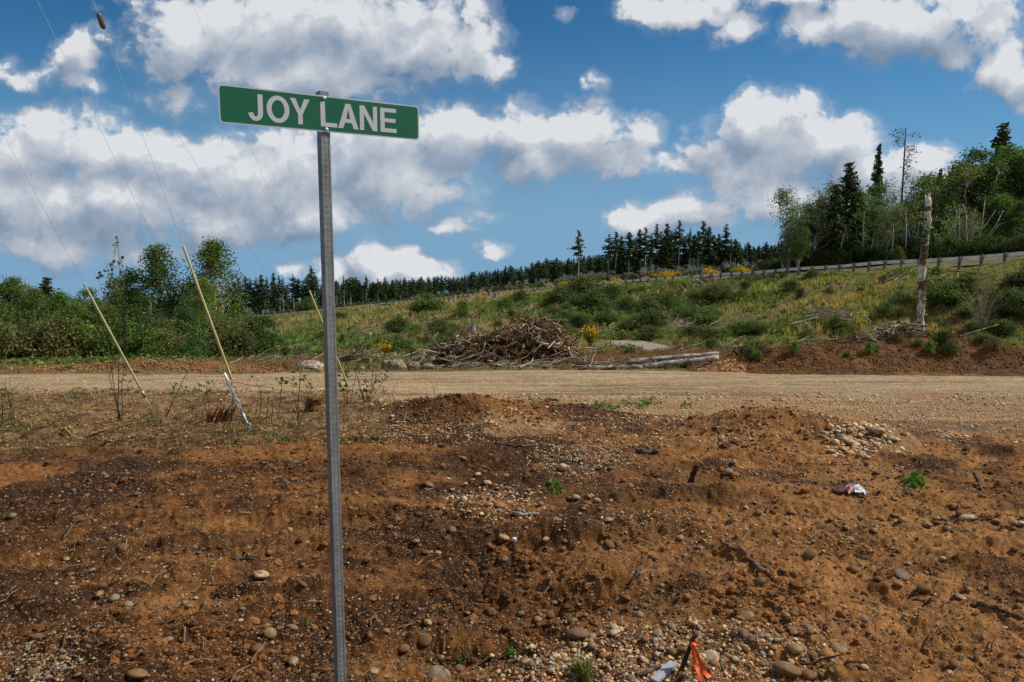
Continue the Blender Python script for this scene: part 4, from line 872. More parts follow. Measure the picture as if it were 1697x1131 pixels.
v = [Mp @ Vector((x, y, ptop)) for x, y in o_]+[Mp @ Vector((x, y, ptop)) for x, y in i_]; pg.add(v, [[i, (i+1) % n, n+(i+1) % n, n+i] for i in range(n)])
# raised knock-out rings every inch on the two near faces
z = ptop-.0127
while z > pb+.3:
    for face in (0, 1):
        r0, r1, m_ = .0040, .0066, 12
        for (ra, rb, h0, h1) in ((r0, r1, .0011, .0011), (r1, r1+.0008, .0011, 0), (r0-.0012, r0, -.0002+.0004, .0011)):
            v = []
            for rad_, hh in ((ra, h0), (rb, h1)):
                for k in range(m_):
                    a = k*2*math.pi/m_; q = (rad_*math.cos(a), -hw-hh, z+rad_*math.sin(a)) if face == 0 else (-hw-hh, -rad_*math.cos(a), z+rad_*math.sin(a)); v.append(Mp @ Vector(q))
            pg.add(v, [[i, (i+1) % m_, m_+(i+1) % m_, m_+i] for i in range(m_)], (.55, .55, .55) if rad_ == 0 else (1, 1, 1))
    z -= .0254
for (xa, xb) in ((-hw+.002, -hw+.008), (hw-.010, hw-.003)): box(pg, (xa, -hw-.0012, pb), (xb, -hw+.0001, ptop-.0002), Mp)
post = pg.obj('post', M['post'], root)
M['sheet'] = plain('sign_border_white', (.50, .51, .53), .4, 0, .08, 30); M['green'] = plain('sign_green', (.005, .115, .058), .42, 0, .10, 6)
M['letter'] = plain('sign_lettering', (.52, .52, .54), .45, 0, .05, 60)
g = Geo(); slab(g, rrect(BW, BH, .017), -.0020, 0, MB_); panel = g.obj('sign_panel', M['sheet'], root)
bd = .0062; g = Geo(); slab(g, rrect(BW-2*bd, BH-2*bd, .012, 6, bd, bd), -.0026, -.0021, MB_); g.obj('green_field', M['green'], panel)
g = Geo(); ST = .188
def lett(ch, px0, px1):
    xa = bl(px0, 300)[0]; xb = bl(px1, 300)[0]; z0, z1 = BH*.148, BH*.838; ch_ = z1-z0; w_ = (xb-xa)/ch_; S = ST; c = w_/2
    def poly(pts): slab(g, [(xa+x*ch_, z0+y*ch_) for x, y in pts], -.0032, -.0027, MB_)
    def strip(inner, outer, close=False):
        n = len(inner); k = n if close else n-1
        for i in range(k): j = (i+1) % n; poly([inner[i], outer[i], outer[j], inner[j]])
    if ch == 'L': poly([(0, 0), (w_, 0), (w_, .165), (S, .165), (S, 1), (0, 1)])
    if ch == 'E': poly([(0, 0), (w_, 0), (w_, .165), (S, .165), (S, .42), (w_-.04, .42), (w_-.04, .58), (S, .58), (S, .835), (w_-.01, .835), (w_-.01, 1), (0, 1)])
    if ch == 'Y': poly([(0, 1), (c-.09, .39), (c-.09, 0), (c+.09, 0), (c+.09, .39), (w_, 1), (w_-.215, 1), (c, .57), (.215, 1)])
    if ch == 'N': poly([(0, 0), (S-.01, 0), (S-.01, .68), (w_-S-.01, 0), (w_, 0), (w_, 1), (w_-S+.01, 1), (w_-S+.01, .34), (S+.01, 1), (0, 1)])
    if ch == 'A':
        xl = lambda y: (c-.105)*y
        poly([(0, 0), (.20, 0), (.285, .235), (xl(.235), .235)]); poly([(w_, 0), (w_-xl(.235), .235), (w_-.285, .235), (w_-.20, 0)])
        poly([(xl(.235), .235), (w_-xl(.235), .235), (w_-xl(.39), .39), (xl(.39), .39)])
        poly([(xl(.39), .39), (.345, .39), (c, .80), (c, 1), (c-.105, 1)]); poly([(w_-xl(.39), .39), (c+.105, 1), (c, 1), (c, .80), (w_-.345, .39)])
    if ch == 'O':
        A_ = [i*2*math.pi/32 for i in range(32)]; strip([(c+(c-S)*math.cos(a), .5+(.52-.165)*math.sin(a)) for a in A_], [(c+c*math.cos(a), .5+.525*math.sin(a)) for a in A_], True)
    if ch == 'J':
        ro, cx = w_/2, w_/2; ri = ro-S; A_ = [math.pi+0.12+(math.pi-.12)*i/14 for i in range(15)]
        inn = [(cx+ri*math.cos(a), .31+.165*math.sin(a)) for a in A_]+[(w_-S, 1)]; out = [(cx+ro*math.cos(a), .31+.335*math.sin(a)) for a in A_]+[(w_, 1)]; strip(inn, out)
for ch, a, b in (('J', 343, 448), ('O', 474, 634), ('Y', 640, 778), ('L', 852, 967), ('A', 974, 1117), ('N', 1127, 1249), ('E', 1271, 1384)): lett(ch, a, b)
g.obj('lettering', M['letter'], panel)
for (px, py) in ((881, 230), (893, 443)):
    x, z = bl(px, py); g = Geo(); m_ = 14; v = []; prof = [(.0078, -.0026), (.0078, -.0046), (.0064, -.0082), (.0034, -.0100), (.0001, -.0104)]
    for r_, y in prof: v += [MB_ @ Vector((x+r_*math.cos(k*2*math.pi/m_), y, z+r_*math.sin(k*2*math.pi/m_))) for k in range(m_)]
    g.add(v, [[j*m_+i, j*m_+(i+1) % m_, (j+1)*m_+(i+1) % m_, (j+1)*m_+i] for j in range(4) for i in range(m_)]); g.obj('bolt', M['guard'], root, True)

# ------------------------------------------------------------------ guy wires, their guards and anchors
def vpix(p):
    d = Vector(p)-cam.location; c = d.y*math.cos(TH)-d.z*math.sin(TH); b = (d.y*math.sin(TH)+d.z*math.cos(TH))/c; return 848.5+FPX*d.x/c, 565.5-FPX*b
def along(a, b, v):
    lo, hi = 0.0, 3.0
    for _ in range(40):
        m = (lo+hi)/2
        if vpix(a+(b-a)*m)[1] > v: lo = m
        else: hi = m
    return a+(b-a)*lo
def guy(label, pa, Da, pb_, Db, vtop, guard=None, gm='yellow', gr_=.024, ins=None, group=None, rw=.0020, rod=None):
    a = P(*pa, Da); b = P(*pb_, Db); top = along(a, b, vtop) if vtop > -50 else a+(b-a)*(1.0+.9)
    root = thing('guy_wire', label, 'guy wire', (0, 0, 0), 0, group); g = Geo(); tube(g, [a, (a+top)/2, top], [rw, rw, rw*.9], 5); g.obj('cable', M['cable'], root, True)
    if guard:
        p0, p1 = along(a, b, guard[0]), along(a, b, guard[1]); g = Geo(); d = (p1-p0).normalized(); tube(g, [p0, p0+d*.03, p1-d*.01, p1], [gr_*1.1, gr_, gr_*.85, gr_*.6], 10); g.obj('guard', M[gm], root, True)
    if ins is not None:
        q = along(a, b, ins); d = (b-a).normalized(); g = Geo(); tube(g, [q-d*.09, q-d*.07, q-d*.05, q+d*.05, q+d*.07, q+d*.09], [.012, .03, .033, .033, .03, .012], 8); g.obj('insulator', M['glass'], root, True)
    return root, a, b
G_ = 'utility pole guy wires'
r1, a1, b1 = guy('guy wire in the long pale yellow guard, nearest the left edge', (264, 702), 12.3, (100, 398), 10.2, -999, (643, 470), 'paleyellow', .019, None, G_)
g = Geo(); q = along(a1, b1, 652); d = (b1-a1).normalized(); tube(g, [q-d*.10, q, q+d*.04], [.018, .034, .02], 7); tube(g, [a1-d*.1, q], [.013, .010], 6); g.obj('anchor_rod', M['steel'], r1, True)
r2, a2, b2 = guy('guy wire in the bright yellow guard with an insulator near the top of the picture', (412, 706), 11.4, (283, 352), 9.6, -999, (628, 408), 'yellow', .020, 35, G_)
g = Geo(); rr = np.random.default_rng(4); q0 = P(378, 633, 11.7); q1 = P(412, 706, 11.4); side = Vector((1, 0, 0))
for k in range(7):
    o0 = Vector((rr.normal()*.02, rr.normal()*.03, 0)); o1 = Vector((rr.normal()*.012, 0, 0)); mid = (q0+q1)/2+Vector((.022*(k-3)*.8, rr.normal()*.03, 0)); tube(g, [q0+o0, mid, q0+(q1-q0)*.72+o1], [.006, .006, .005], 5)
tube(g, [q0+(q1-q0)*.68, q0+(q1-q0)*.75, q1, q1+(q1-q0)*.1], [.014, .022, .011, .011], 7); tube(g, [q1+Vector((-.05, 0, .02)), q1+Vector((0, 0, .05)), q1+Vector((.05, 0, .0))], [.012, .015, .012], 6); g.obj('anchor_rod', M['steel'], r2, True)
g = Geo(); qq = P(372, 618, 11.7); tube(g, [qq, qq+(q0-qq)*1.0], [.016, .022], 7); g.obj('clamp', M['guard'], r2, True)
guy('thin bare guy wire crossing behind the bright yellow guard from lower right to upper left', (374, 640), 11.8, (242, 370), 9.9, -999, None, group=G_)
guy('bare guy wire slanting most, ending at the far guardrail left of the post', (535, 598), 15.5, (351, 312), 12.0, -999, None, group=G_)
guy('guy wire passing behind the sign panel with a yellow guard half hidden by the post', (590, 672), 15.0, (468, 372), 12.4, -999, (640, 482), 'yellow', .020, None, G_)
guy('faint thin wire left of the insulator at the top of the picture', (440, 706), 12.0, (200, 140), 9.2, -999, None, group=G_, rw=.003) if False else None

# ------------------------------------------------------------------ logs, boulders, stumps and brush at the toe of the bank
def log(name, label, a, b, r0, r1, m='log_bark', group=None, seed=0, sides=12, cat='log', stubs=3):
    r = np.random.default_rng(seed); a = Vector(a); b = Vector(b); L_ = (b-a).length; n = 14; root = bpy.data.objects.new(name, None)
    g = Geo(); u_ = np.linspace(0, 1, n); pts = [a+(b-a)*t+Vector((0, 0, 1))*(r.normal()*.03*r0) for t in u_]; pts = np.array(pts)-np.array(a); tube(g, pts, np.linspace(r0, r1, n)*(1+.05*r.normal(size=n)), sides)
    for k in range(stubs):
        t = .15+.75*r.random(); p = np.array((b-a)*t); e = p+np.array([r.normal()*.2, -abs(r.normal())*.1, .15+.3*r.random()])*(.5+r0*2); tube(g, [p, e], [r0*.25, r0*.12], 6)
    o = g.obj(name, M[m], None, True); o.location = a; return tag(o, label, cat, group)
def gz(p, dz): q = ground_at(p[0], p[1]); return Vector((q.x, q.y, q.z+dz))
def pix_log(label, pa, pb2, D0, D1, r0, r1, dz=0, **k):
    a = P(*pa, D0); b = P(*pb2, D1); a = gz(a, r0*.8+dz); b = gz(b, r1*.8+dz); return log('log', label, a, b, r0, r1, **k)
pix_log('upper long grey birch log lying on the lower one beside the gravel', (1037, 605), (1190, 604), 33.4, 33.6, .15, .13, .22, group='birch logs beside the gravel', seed=1)
pix_log('lower long pale birch log lying along the gravel edge, right half', (1060, 612), (1190, 608), 33.0, 33.2, .16, .14, group='birch logs beside the gravel', seed=2)
pix_log('thin pale birch log lying along the gravel edge, left end', (962, 613), (1064, 612), 32.9, 32.9, .10, .12, group='birch logs beside the gravel', seed=3)
pix_log('dark log half hidden behind the two long birch logs', (1060, 603), (1175, 600), 34.2, 34.3, .13, .11, group='birch logs beside the gravel', seed=4)
for i, (lb, pa, pb2, D, r0, dz) in enumerate([('fallen log jutting left from the brush pile', (724, 577), (790, 575), 37.0, .24, .75), ('short reddish log on top of the jutting one at the brush pile', (752, 571), (795, 570), 37.2, .2, 1.15)]):
    a = P(*pa, D); b = P(*pb2, D+.6); log('log', lb, a, b, r0, r0*.8, 'grey_wood' if i == 0 else 'log_bark', seed=10+i)
def boulder(label, u, v, wpx, hpx, D, col, seed, name='boulder', cat='boulder', group=None):
    r = np.random.default_rng(seed); v0, f = ico(3); s = v0*(1+.28*n3(v0, 1.6, seed)[:, None]+.10*n3(v0, 4.5, seed+9)[:, None]); s = np.round(s*2.2)/2.2*.45+np.sign(s)*np.abs(s)**.75*.55
    w_ = wpx*D/FPX/2; h_ = hpx*D/FPX/2; g = Geo(); g.add(s*[w_, w_*.7, h_*1.15], f, (1, 1, 1)); o = g.obj(name, M['stone'], None, True); q = at_depth(u, D); o.location = (q.x, q.y, q.z+h_*.55); o.color = (*col, 1); return tag(o, label, cat, group)
boulder('large flat-topped pale boulder beside the gravel left of the post', 513, 606, 46, 20, 33, (.56, .50, .42), 1)
for i, (lb, u, w_, h_, c) in enumerate([('pale angular boulder right of the post at the gravel edge', 655, 30, 22, (.40, .34, .27)), ('small grey boulder just right of the post', 594, 18, 10, (.36, .31, .25)), ('grey boulder with dark shadowed side left of the brush pile', 684, 22, 16, (.33, .29, .23)),
        ('flat brown boulder at the left foot of the brush pile', 708, 22, 12, (.34, .30, .26)), ('light boulder split in two beside the angular one', 640, 20, 20, (.46, .40, .32)), ('round tan boulder at the right foot of the brush pile', 905, 16, 14, (.42, .30, .20)), ('small pale rock between gravel and brush pile', 700, 12, 8, (.5, .46, .42))]):
    boulder(lb, u, 605, w_, h_, 33.5+i*.2, c, 20+i, group='boulders along the foot of the bank')
def tangle(g, C, ext, n, L0, r0, seed, c0=(.9, .72, .55), c1=(1.6, 1.5, 1.3), flat=.5, pale=.15, curl=.2):
    r = np.random.default_rng(seed)
    for i in range(n):
        a = r.random(3)*2-1; 
        while (a**2).sum() > 1: a = r.random(3)*2-1
        p = np.array([C[0]+a[0]*ext[0], C[1]+a[1]*ext[1], 0]); top = ext[2]*math.sqrt(max(0, 1-a[0]**2-a[1]**2)); base = float(H(p[0], p[1])); p[2] = base+top*abs(a[2])**.5
        d = r.normal(size=3)*[1, 1, flat]; d /= np.linalg.norm(d); l = L0*(.4+r.random()); m = 5; u_ = np.linspace(-.5, .5, m)[:, None]
        q = p+d*l*u_+np.cumsum(r.normal(size=(m, 3)), 0)*l*curl*.25; q[:, 2] = np.maximum(q[:, 2], H(q[:, 0], q[:, 1])-.03)
        rad = r0*(.35+1.1*r.random()**2); c = np.asarray(c1)*(.8+.4*r.random()) if r.random() < pale else np.asarray(c0)*(.6+.9*r.random()); tube(g, q, np.linspace(rad, rad*.35, m), 5, c, cap=False)
g = Geo()
for u, ex, n, s in [(755, (1.6, 1.0, .5), 150, 1), (820, (1.8, 1.2, .55), 230, 2), (885, (1.5, 1.2, .75), 300, 3), (930, (1.2, 1.0, .4), 130, 4)]:
    q = at_depth(u, 37.4); tangle(g, q, ex, n, 1.5, .05, s, c0=(.75, .50, .33), c1=(1.8, 1.7, 1.55), pale=.2, curl=.45)
for u, ex, n, s in [(770, (1.6, .9, .35), 40, 11), (850, (1.7, 1.0, .5), 60, 12), (905, (1.3, 1.0, .6), 60, 13)]:
    q = at_depth(u, 37.2); tangle(g, q, ex, n, .9, .11, s, c0=(.8, .55, .38), c1=(2.0, 1.9, 1.75), pale=.22, curl=.6)
tag(g.obj('brush_pile', M['grey_wood']), 'big pile of uprooted stumps, roots and branches at the foot of the bank', 'brush pile', kind='stuff')
def single_tangle(name, label, cat, u, D, ext, n, L0, r0, seed, m='grey_wood', dz=0, **k):
    q = at_depth(u, D); g = Geo(); tangle(g, q, ext, n, L0, r0, seed, **k); return tag(g.obj(name, M[m]), label, cat)
single_tangle('root_pile', 'small reddish pile of roots at the foot of the bank right behind the post', 'root pile', 588, 40.5, (1.1, .7, .55), 130, .9, .035, 5, c0=(.6, .38, .25))
single_tangle('branch_heap', 'heap of bleached thin branches between the yellow broom and the logs', 'branches', 1008, 34.8, (1.2, .5, .25), 50, 1.5, .022, 6, pale=.8, flat=.15)
single_tangle('branch_heap', 'grey splintered branches lying on top of the birch logs', 'branches', 1130, 34.6, (1.0, .4, .45), 46, 1.2, .04, 7, pale=.55, flat=.25)
single_tangle('stick_stack', 'stack of grey weathered sticks on the berm beside the snag', 'sticks', 1488, 35.0, (1.0, .5, 1.1), 190, 1.5, .055, 8, pale=.5, flat=.25, curl=.1)
single_tangle('branch_heap', 'bleached splintered branches on the berm left of the grey stick stack', 'branches', 1438, 34.8, (1.1, .5, .5), 80, 1.1, .045, 9, pale=.6, flat=.3)
single_tangle('branch_heap', 'low mess of brown roots along the berm top left of the stick stack', 'roots', 1410, 34.5, (2.4, .7, .25), 150, .8, .022, 21, 'twig', pale=.2)
single_tangle('branch_heap', 'brown root mess on the berm right of the snag', 'roots', 1570, 34.2, (1.8, .7, .3), 130, .8, .022, 22, 'twig', pale=.15)
single_tangle('branch_heap', 'dark brushy branches at the right end of the berm', 'branches', 1650, 34.4, (2.1, .8, 1.0), 300, 1.3, .026, 10, 'twig', pale=.05)
single_tangle('branch_heap', 'dark twiggy slash hanging down the left end of the berm', 'branches', 1252, 33.6, (.8, .7, .45), 140, .9, .018, 11, 'twig', pale=.1)
single_tangle('stump', 'bleached root stump on the orange left tip of the berm', 'stump', 1222, 34.2, (.55, .4, .38), 60, .6, .05, 12, pale=.5)
single_tangle('branch_heap', 'thin grey brushwood lying across the berm top left of the snag', 'branches', 1375, 35.0, (1.6, .5, .3), 80, 1.2, .018, 13, pale=.2)
single_tangle('fallen_branch', 'large fallen grey branch with fine twigs on the grassy slope', 'branch', 1372, 54, (2.8, 1.2, .7), 170, 2.4, .030, 14, pale=.7, flat=.2)
single_tangle('root_fan', 'pale fan of hanging roots on the bank right of the snag', 'roots', 1622, 46, (.9, .5, .9), 46, 1.6, .025, 15, pale=.8, flat=1.5)
single_tangle('fallen_branch', 'grey dead treetop lying under the guardrail above the path', 'branch', 1165, 78, (2.6, 1.5, 1.0), 70, 3.2, .05, 16, pale=.4, flat=.5)
single_tangle('stump', 'small pale heap of wood right of the grey path', 'stump', 1133, 56, (.5, .4, .7), 26, .9, .07, 17, pale=.9)
for i, (lb, pa, pb2, D, D1, r0) in enumerate([('long bleached pole sticking out at the right end of the berm', (1612, 578), (1700, 600), 34.0, 32.0, .055), ('thin bleached branch lying right of the snag foot', (1545, 567), (1590, 563), 34.6, 34.8, .05), ('thin grey branch rising right from the berm top', (1560, 566), (1655, 538), 34.8, 35.5, .03),
        ('short bleached stick upright on the slope left of the snag', (1432, 523), (1445, 535), 42, 41, .06), ('pale bent branch on the slope above the berm', (1335, 535), (1352, 552), 41, 40, .04), ('white log end pointing right over the birch logs', (1150, 598), (1184, 589), 34.5, 34.8, .09), ('thin bleached branch on the slope above the white one', (1310, 537), (1355, 526), 44, 45, .035), ('pale fallen trunk high on the bank near the guardrail', (1155, 489), (1182, 487), 76, 76, .20)]):
    a = P(*pa, D); b = P(*pb2, D1)
    for q in (a, b): q.z = max(q.z, float(H(q.x, q.y))+.02)
    log('branch', lb, a, b, r0, r0*.5, 'grey_wood', seed=40+i, sides=7, cat='branch', stubs=2).color = (1.5, 1.5, 1.45, 1)
# stumps on the bank
def stump(label, u, v, wpx, hpx, seed, col=(1.3, 1.3, 1.25), m='grey_wood', D=None, lean=.1, group='stumps on the bank'):
    q = hit(u, v) if D is None else at_depth(u, D); r = np.random.default_rng(seed); w_ = wpx*q.y/FPX/2; h_ = hpx*q.y/FPX; g = Geo(); n = 14; lev = 6; v_ = []
    for j in range(lev):
        f = j/(lev-1)
        for k in range(n):
            a = k*2*math.pi/n; flare = 1+.7*(1-f)**3*(1+.5*math.sin(a*3+seed)); rad = w_*flare*(1+.10*r.normal()); z = h_*f+(h_*.16*r.normal() if j == lev-1 else 0)-.08
            v_.append((math.cos(a)*rad+lean*h_*f, math.sin(a)*rad, z))
    g.add(v_, [[j*n+k, j*n+(k+1) % n, (j+1)*n+(k+1) % n, (j+1)*n+k] for j in range(lev-1) for k in range(n)], col)
    g.add([(lean*h_, 0, h_*.72)]+v_[-n:], [[0, 1+k, 1+(k+1) % n] for k in range(n)], np.array(col)*.8); o = g.obj('stump', M[m], None, False); o.location = q; return tag(o, label, 'stump', group)
for i, a in enumerate([('pale grey stump mid bank above the brush pile', 882, 524, 9, 12), ('pale split stump mid bank left of the path', 1016, 530, 9, 15), ('forked bleached stump at the left top of the brush pile', 781, 556, 12, 22), ('thin pale stump post above the brush pile', 826, 545, 5, 14), ('grey stump near the guardrail left of the pointed shrub', 905, 478, 9, 8),
      ('small grey stump left part of the bank', 820, 498, 6, 12), ('weathered stump on the upper bank right of the post', 745, 505, 6, 14), ('low grey stump above the root pile', 610, 560, 12, 10), ('broken stump beside the pale log high on the bank', 1146, 500, 10, 8)]): stump(*a, seed=70+i)
q = hit(366, 706); g = Geo(); rr = np.random.default_rng(90)
for k in range(26):
    x0 = rr.normal()*.09; y0 = rr.normal()*.07; l = .20+.22*rr.random(); a = .45+rr.normal()*.22; w_ = .014+.02*rr.random()
    tube(g, [(x0-.10, y0, -.03), (x0-.10+a*l*.5, y0, l*.5), (x0-.10+a*l, y0+rr.normal()*.02, l)], [w_*1.3, w_, w_*.25], 5, np.array([2.2, 1.05, .6])*(.5+.8*rr.random()) if k % 3 else (1.0, .85, .4))
o = g.obj('stump', M['twig']); o.location = q; tag(o, 'splintered reddish rotten stump leaning beside the guy wire anchor', 'stump')
stump('short brown stump just left of the sign post at the dirt edge', 520, 680, 26, 26, 91, (1.2, .8, .45), 'twig', None, .1, None)
# the snag
q = at_depth(1523, 37.5); rr = np.random.default_rng(6); top = P(1521, 328, 37.5).z-q.z; root = thing('snag', 'tall dead mossy trunk with broken top standing behind the dirt berm', 'dead tree', q)
g = Geo(); u_ = np.linspace(0, 1, 40); wob = np.stack([.05*np.sin(u_*9)+.03*rr.normal(size=40)-.05*u_, .03*rr.normal(size=40), -.3+(top+.3)*u_], -1); rad = np.interp(u_, [0, .1, 1], [.23, .20, .155])*(1+.09*rr.normal(size=40)); tube(g, wob, rad, 12); base = wob
for k in range(7): a = k*.9; tube(g, [base[-1]+[.08*math.cos(a), .08*math.sin(a), -.1], base[-1]+[.11*math.cos(a), .11*math.sin(a), .08+.2*rr.random()]], [.05, .01], 5)
for k in range(10): i = rr.integers(8, 38); a = rr.random()*6.28; tube(g, [base[i], base[i]+[math.cos(a)*.35, math.sin(a)*.2, .05]], [.04, .02], 5)
g.obj('trunk', M['snag'], root, True); g = Geo()
for zf, n, side in [(.05, 120, -1), (.12, 180, -1), (.2, 160, -1), (.28, 70, -1), (.37, 60, 0), (.43, 110, 0), (.5, 60, 1), (.66, 120, -1), (.75, 150, -1), (.80, 130, 0), (.86, 60, -1)]:
    c = np.array([side*.12, -.12, zf*top])+rr.normal(size=(n, 3))*[.14, .10, .22]; leaf_quads(g, c, .085, vary((.035, .06, .014), n, rr, .4), rr, .1, 1.3)
g.obj('moss', M['leaves'], root); rot = plain('red_rot_wood', (.15, .07, .045), .9, 0, .5, 8, .5)
for zf, h_ in [(.62, .5), (.70, .45), (.93, .15), (.5, .25)]:
    g = Geo(); i = int(zf*39); seg_ = base[max(0, i-int(h_*5)):i+2]; tube(g, seg_+[0.01, -.015, 0], rad[i]+.012, 12, (1, 1, 1), cap=False); g.obj('bare_wood_patch', rot, root, True)
# upright dead shrub on the bank
q = at_depth(1625, 46.5); g = Geo()
for k in range(46):
    a = rr.normal()*.38; b = rr.normal()*.3; l = 1.7+1.6*rr.random(); tube(g, [(rr.normal()*.25, rr.normal()*.2, -.1), (a*l*.4, b*l*.3, l*.55), (a*l, b*l*.6, l*(1-.15*a*a))], [.022, .015, .005], 4, (1.2, 1.15, 1.05), cap=False)
o = g.obj('dead_shrub', M['grey_wood']); o.location = q; tag(o, 'upright dead shrub of many pale stems on the bank right of the snag', 'dead shrub')
# ------------------------------------------------------------------ saplings and weeds at the edge of the dirt
def sapling(label, D, stems, leaves, seed, group='thin saplings at the edge of the dirt', rad=.010, name='sapling', lcol=(.05, .085, .02), lsize=.055, twigs=5):
    r = np.random.default_rng(seed); b = stems[0][0]; base = hit(*b) if D is None else at_depth(b[0], D); D = base.y; root = thing(name, label, 'sapling', base, 0, group); g = Geo(); lg = Geo(); tips = []
    for st in stems:
        off = r.normal()*.05; pts = []
        for k, (u, v) in enumerate(st): p = P(u, v, D+off*k); pts.append(np.array(p-base))
        if abs(pts[0][2]) > .15: pts[0][2] = -.03
        pts = np.array(pts); t = np.linspace(0, len(pts)-1, len(pts)*3); pts = np.stack([np.interp(t, range(len(pts)), pts[:, i]) for i in range(3)], -1); pts[1:-1] += r.normal(size=(len(t)-2, 3))*.006; tube(g, pts, np.linspace(rad, rad*.3, len(t)), 6)
        for k in range(twigs):
            i = r.integers(len(t)//3, len(t)); a = r.normal(size=3)*[.6, .6, .3]+[0, 0, .7]; a /= np.linalg.norm(a); e = pts[i]+a*(.08+.22*r.random()); tube(g, [pts[i], e], [rad*.35, rad*.12], 4, cap=False); tips.append(e)
    for (u, v, w_, h_, n) in leaves:
        c = np.array([P(u+r.normal()*w_*.5, v+r.normal()*h_*.5, D+r.normal()*.08)-base for _ in range(n)]); leaf_quads(lg, c, lsize, vary(lcol, n, r, .35, (.10, .13, .04), .2), r, .2, 1.4)
        for q in c[::3]:
            e = pts[np.argmin(np.linalg.norm(pts-q, axis=1))]; tube(g, [e, q], [rad*.25, rad*.12], 3, cap=False)
    g.obj('stems', M['twig'], root); 
    if lg.n: lg.obj('leaves', M['leaves'], root)
sapling('tall multi-stemmed sapling with a few leaves at its top, left of the pale guard', None, [[(200,698),(190,650),(178,560),(181,480),(194,402)],[(196,697),(196,620),(200,560),(206,470)],[(199,696),(188,650),(176,600)],[(203,697),(202,640),(210,590)]],
        [(196,404,14,10,10),(200,432,8,8,7),(186,440,12,14,9),(165,458,8,8,6),(182,452,8,10,7),(208,632,14,8,12),(178,500,14,30,8)], 1, lsize=.048)
sapling('bare curved stem leaning right between the two near guy wires', None, [[(275,690),(298,640),(322,594)],[(277,690),(286,660),(288,640)]], [(292,638,8,6,5),(305,640,8,6,4)], 2)
sapling('leafy twig left of the yellow guard anchor', None, [[(352,700),(344,660),(342,628)],[(345,700),(338,660),(360,630)],[(340,700),(352,690),(384,641)]], [(333,640,12,8,9),(344,630,10,8,8),(345,647,14,8,8)], 3)
sapling('straggly leaning stem running flat to the right from the anchor', 12.2, [[(384,700),(386,660),(384,634),(430,640),(480,650)]], [(440,632,30,10,10)], 4)
sapling('upright leafy sapling midway between yellow guard and post', None, [[(495,708),(494,660),(498,622),(504,590)],[(496,708),(488,660),(482,630)],[(496,708),(506,670),(516,640)]], [(480,636,14,12,10),(500,622,20,16,12),(512,640,12,12,8),(492,680,8,14,5)], 5)
sapling('bushy leafy sapling clump just right of the sign post', None, [[(608,668),(606,630),(612,580)],[(610,668),(622,630),(636,600)],[(606,668),(596,640),(584,600)],[(612,668),(616,630),(620,590)],[(604,668),(598,650),(592,622)],[(611,668),(630,640),(644,618)]],
        [(612,600,30,24,40),(590,610,20,20,20),(630,625,16,16,20),(604,640,26,16,24),(622,592,16,14,14)], 6, lsize=.06)
sapling('dark leafy clump partly behind the sign post', None, [[(577,672),(574,640),(572,600)],[(580,672),(586,640),(592,606)],[(575,672),(566,640),(560,610)]], [(578,625,22,24,26),(572,650,18,16,16),(588,608,14,12,12)], 7, lsize=.06)
sapling('thin dead stems at the left picture edge', None, [[(22,706),(14,660),(6,636)],[(24,706),(20,670),(18,640)],[(4,704),(4,670),(2,640)]], [(12,650,12,10,8)], 8)
sapling('short bare stick standing left of the brown stump', None, [[(442,700),(443,670),(444,652)],[(450,702),(452,672),(450,664)]], [], 9, twigs=2)
sapling('slim leafy twig right of the yellow guard', None, [[(462,690),(466,650),(468,622)],[(430,696),(434,660),(430,640)]], [(466,634,12,10,8),(432,646,10,10,5)], 10)
sapling('short bare twigs at the gravel edge right of the saplings', None, [[(718,668),(719,650),(718,638)],[(655,672),(650,650),(660,628)]], [], 11, twigs=2, rad=.007)
sapling('crooked twig above the long root near the lower left', None, [[(300,768),(302,740),(296,722)]], [], 12, rad=.006, twigs=3)
# litter, weeds and dead sticks in the strip on the left
rf = np.random.default_rng(99)
def scr(n, u0, u1, v0, v1):
    u = rf.uniform(u0, u1, n); v = rf.uniform(v0, v1, n); D = D_of_v(v); X = (u-848.5)/FPX*D*(1.0+.0006*(v-620)*0)
    b = (565.5-v)/FPX; X = (u-848.5)/FPX/(math.cos(TH)+b*math.sin(TH))*D; return X, D
X, Y = scr(1300, -80, 640, 645, 738); g = Geo(); nn = fbm(X, Y, .7, 3, 7); k = nn > -.02; X, Y, nn = X[k], Y[k], nn[k]
c = np.where(((nn > .08) & (rf.random(len(X)) < .6))[:, None], [(.075, .12, .03)], [(.28, .19, .09)])*(.6+.7*rf.random((len(X), 1)))
tufts(g, X, Y, .05+.07*rf.random(len(X)), .13, c, rf, 8, .9)
X, Y = scr(2600, -80, 650, 648, 742)
for j in range(3): leaf_quads(g, np.stack([X, Y, H(X, Y)+.015], -1)+rf.normal(size=(len(X), 3))*[.09, .09, .008], .030, vary((.20, .13, .06), len(X), rf, .6, (.06, .10, .03), .12), rf, .8, 1.5)
tag(g.obj('dry_weeds', M['grassy']), 'short dry weeds and new green shoots in the strip by the gravel', 'weeds', kind='stuff')
g = Geo()
for (u0, u1, v0, v1, n, L0) in [(-40, 640, 650, 740, 1100, .36), (230, 420, 690, 728, 260, .30), (640, 800, 676, 712, 90, .22), (0, 1697, 740, 1131, 330, .14)]:
    X, Y = scr(n, u0, u1, v0, v1); l = rf.uniform(.3, 1.5, n)*L0; sticks(g, X, Y, l, rf.uniform(.003, .010, n), rf, (.8, .6, .45), (2.6, 2.2, 1.7), .25, .015)
tag(g.obj('dead_twigs', M['twig']), 'small dead twigs scattered over the dirt', 'twigs', kind='stuff')
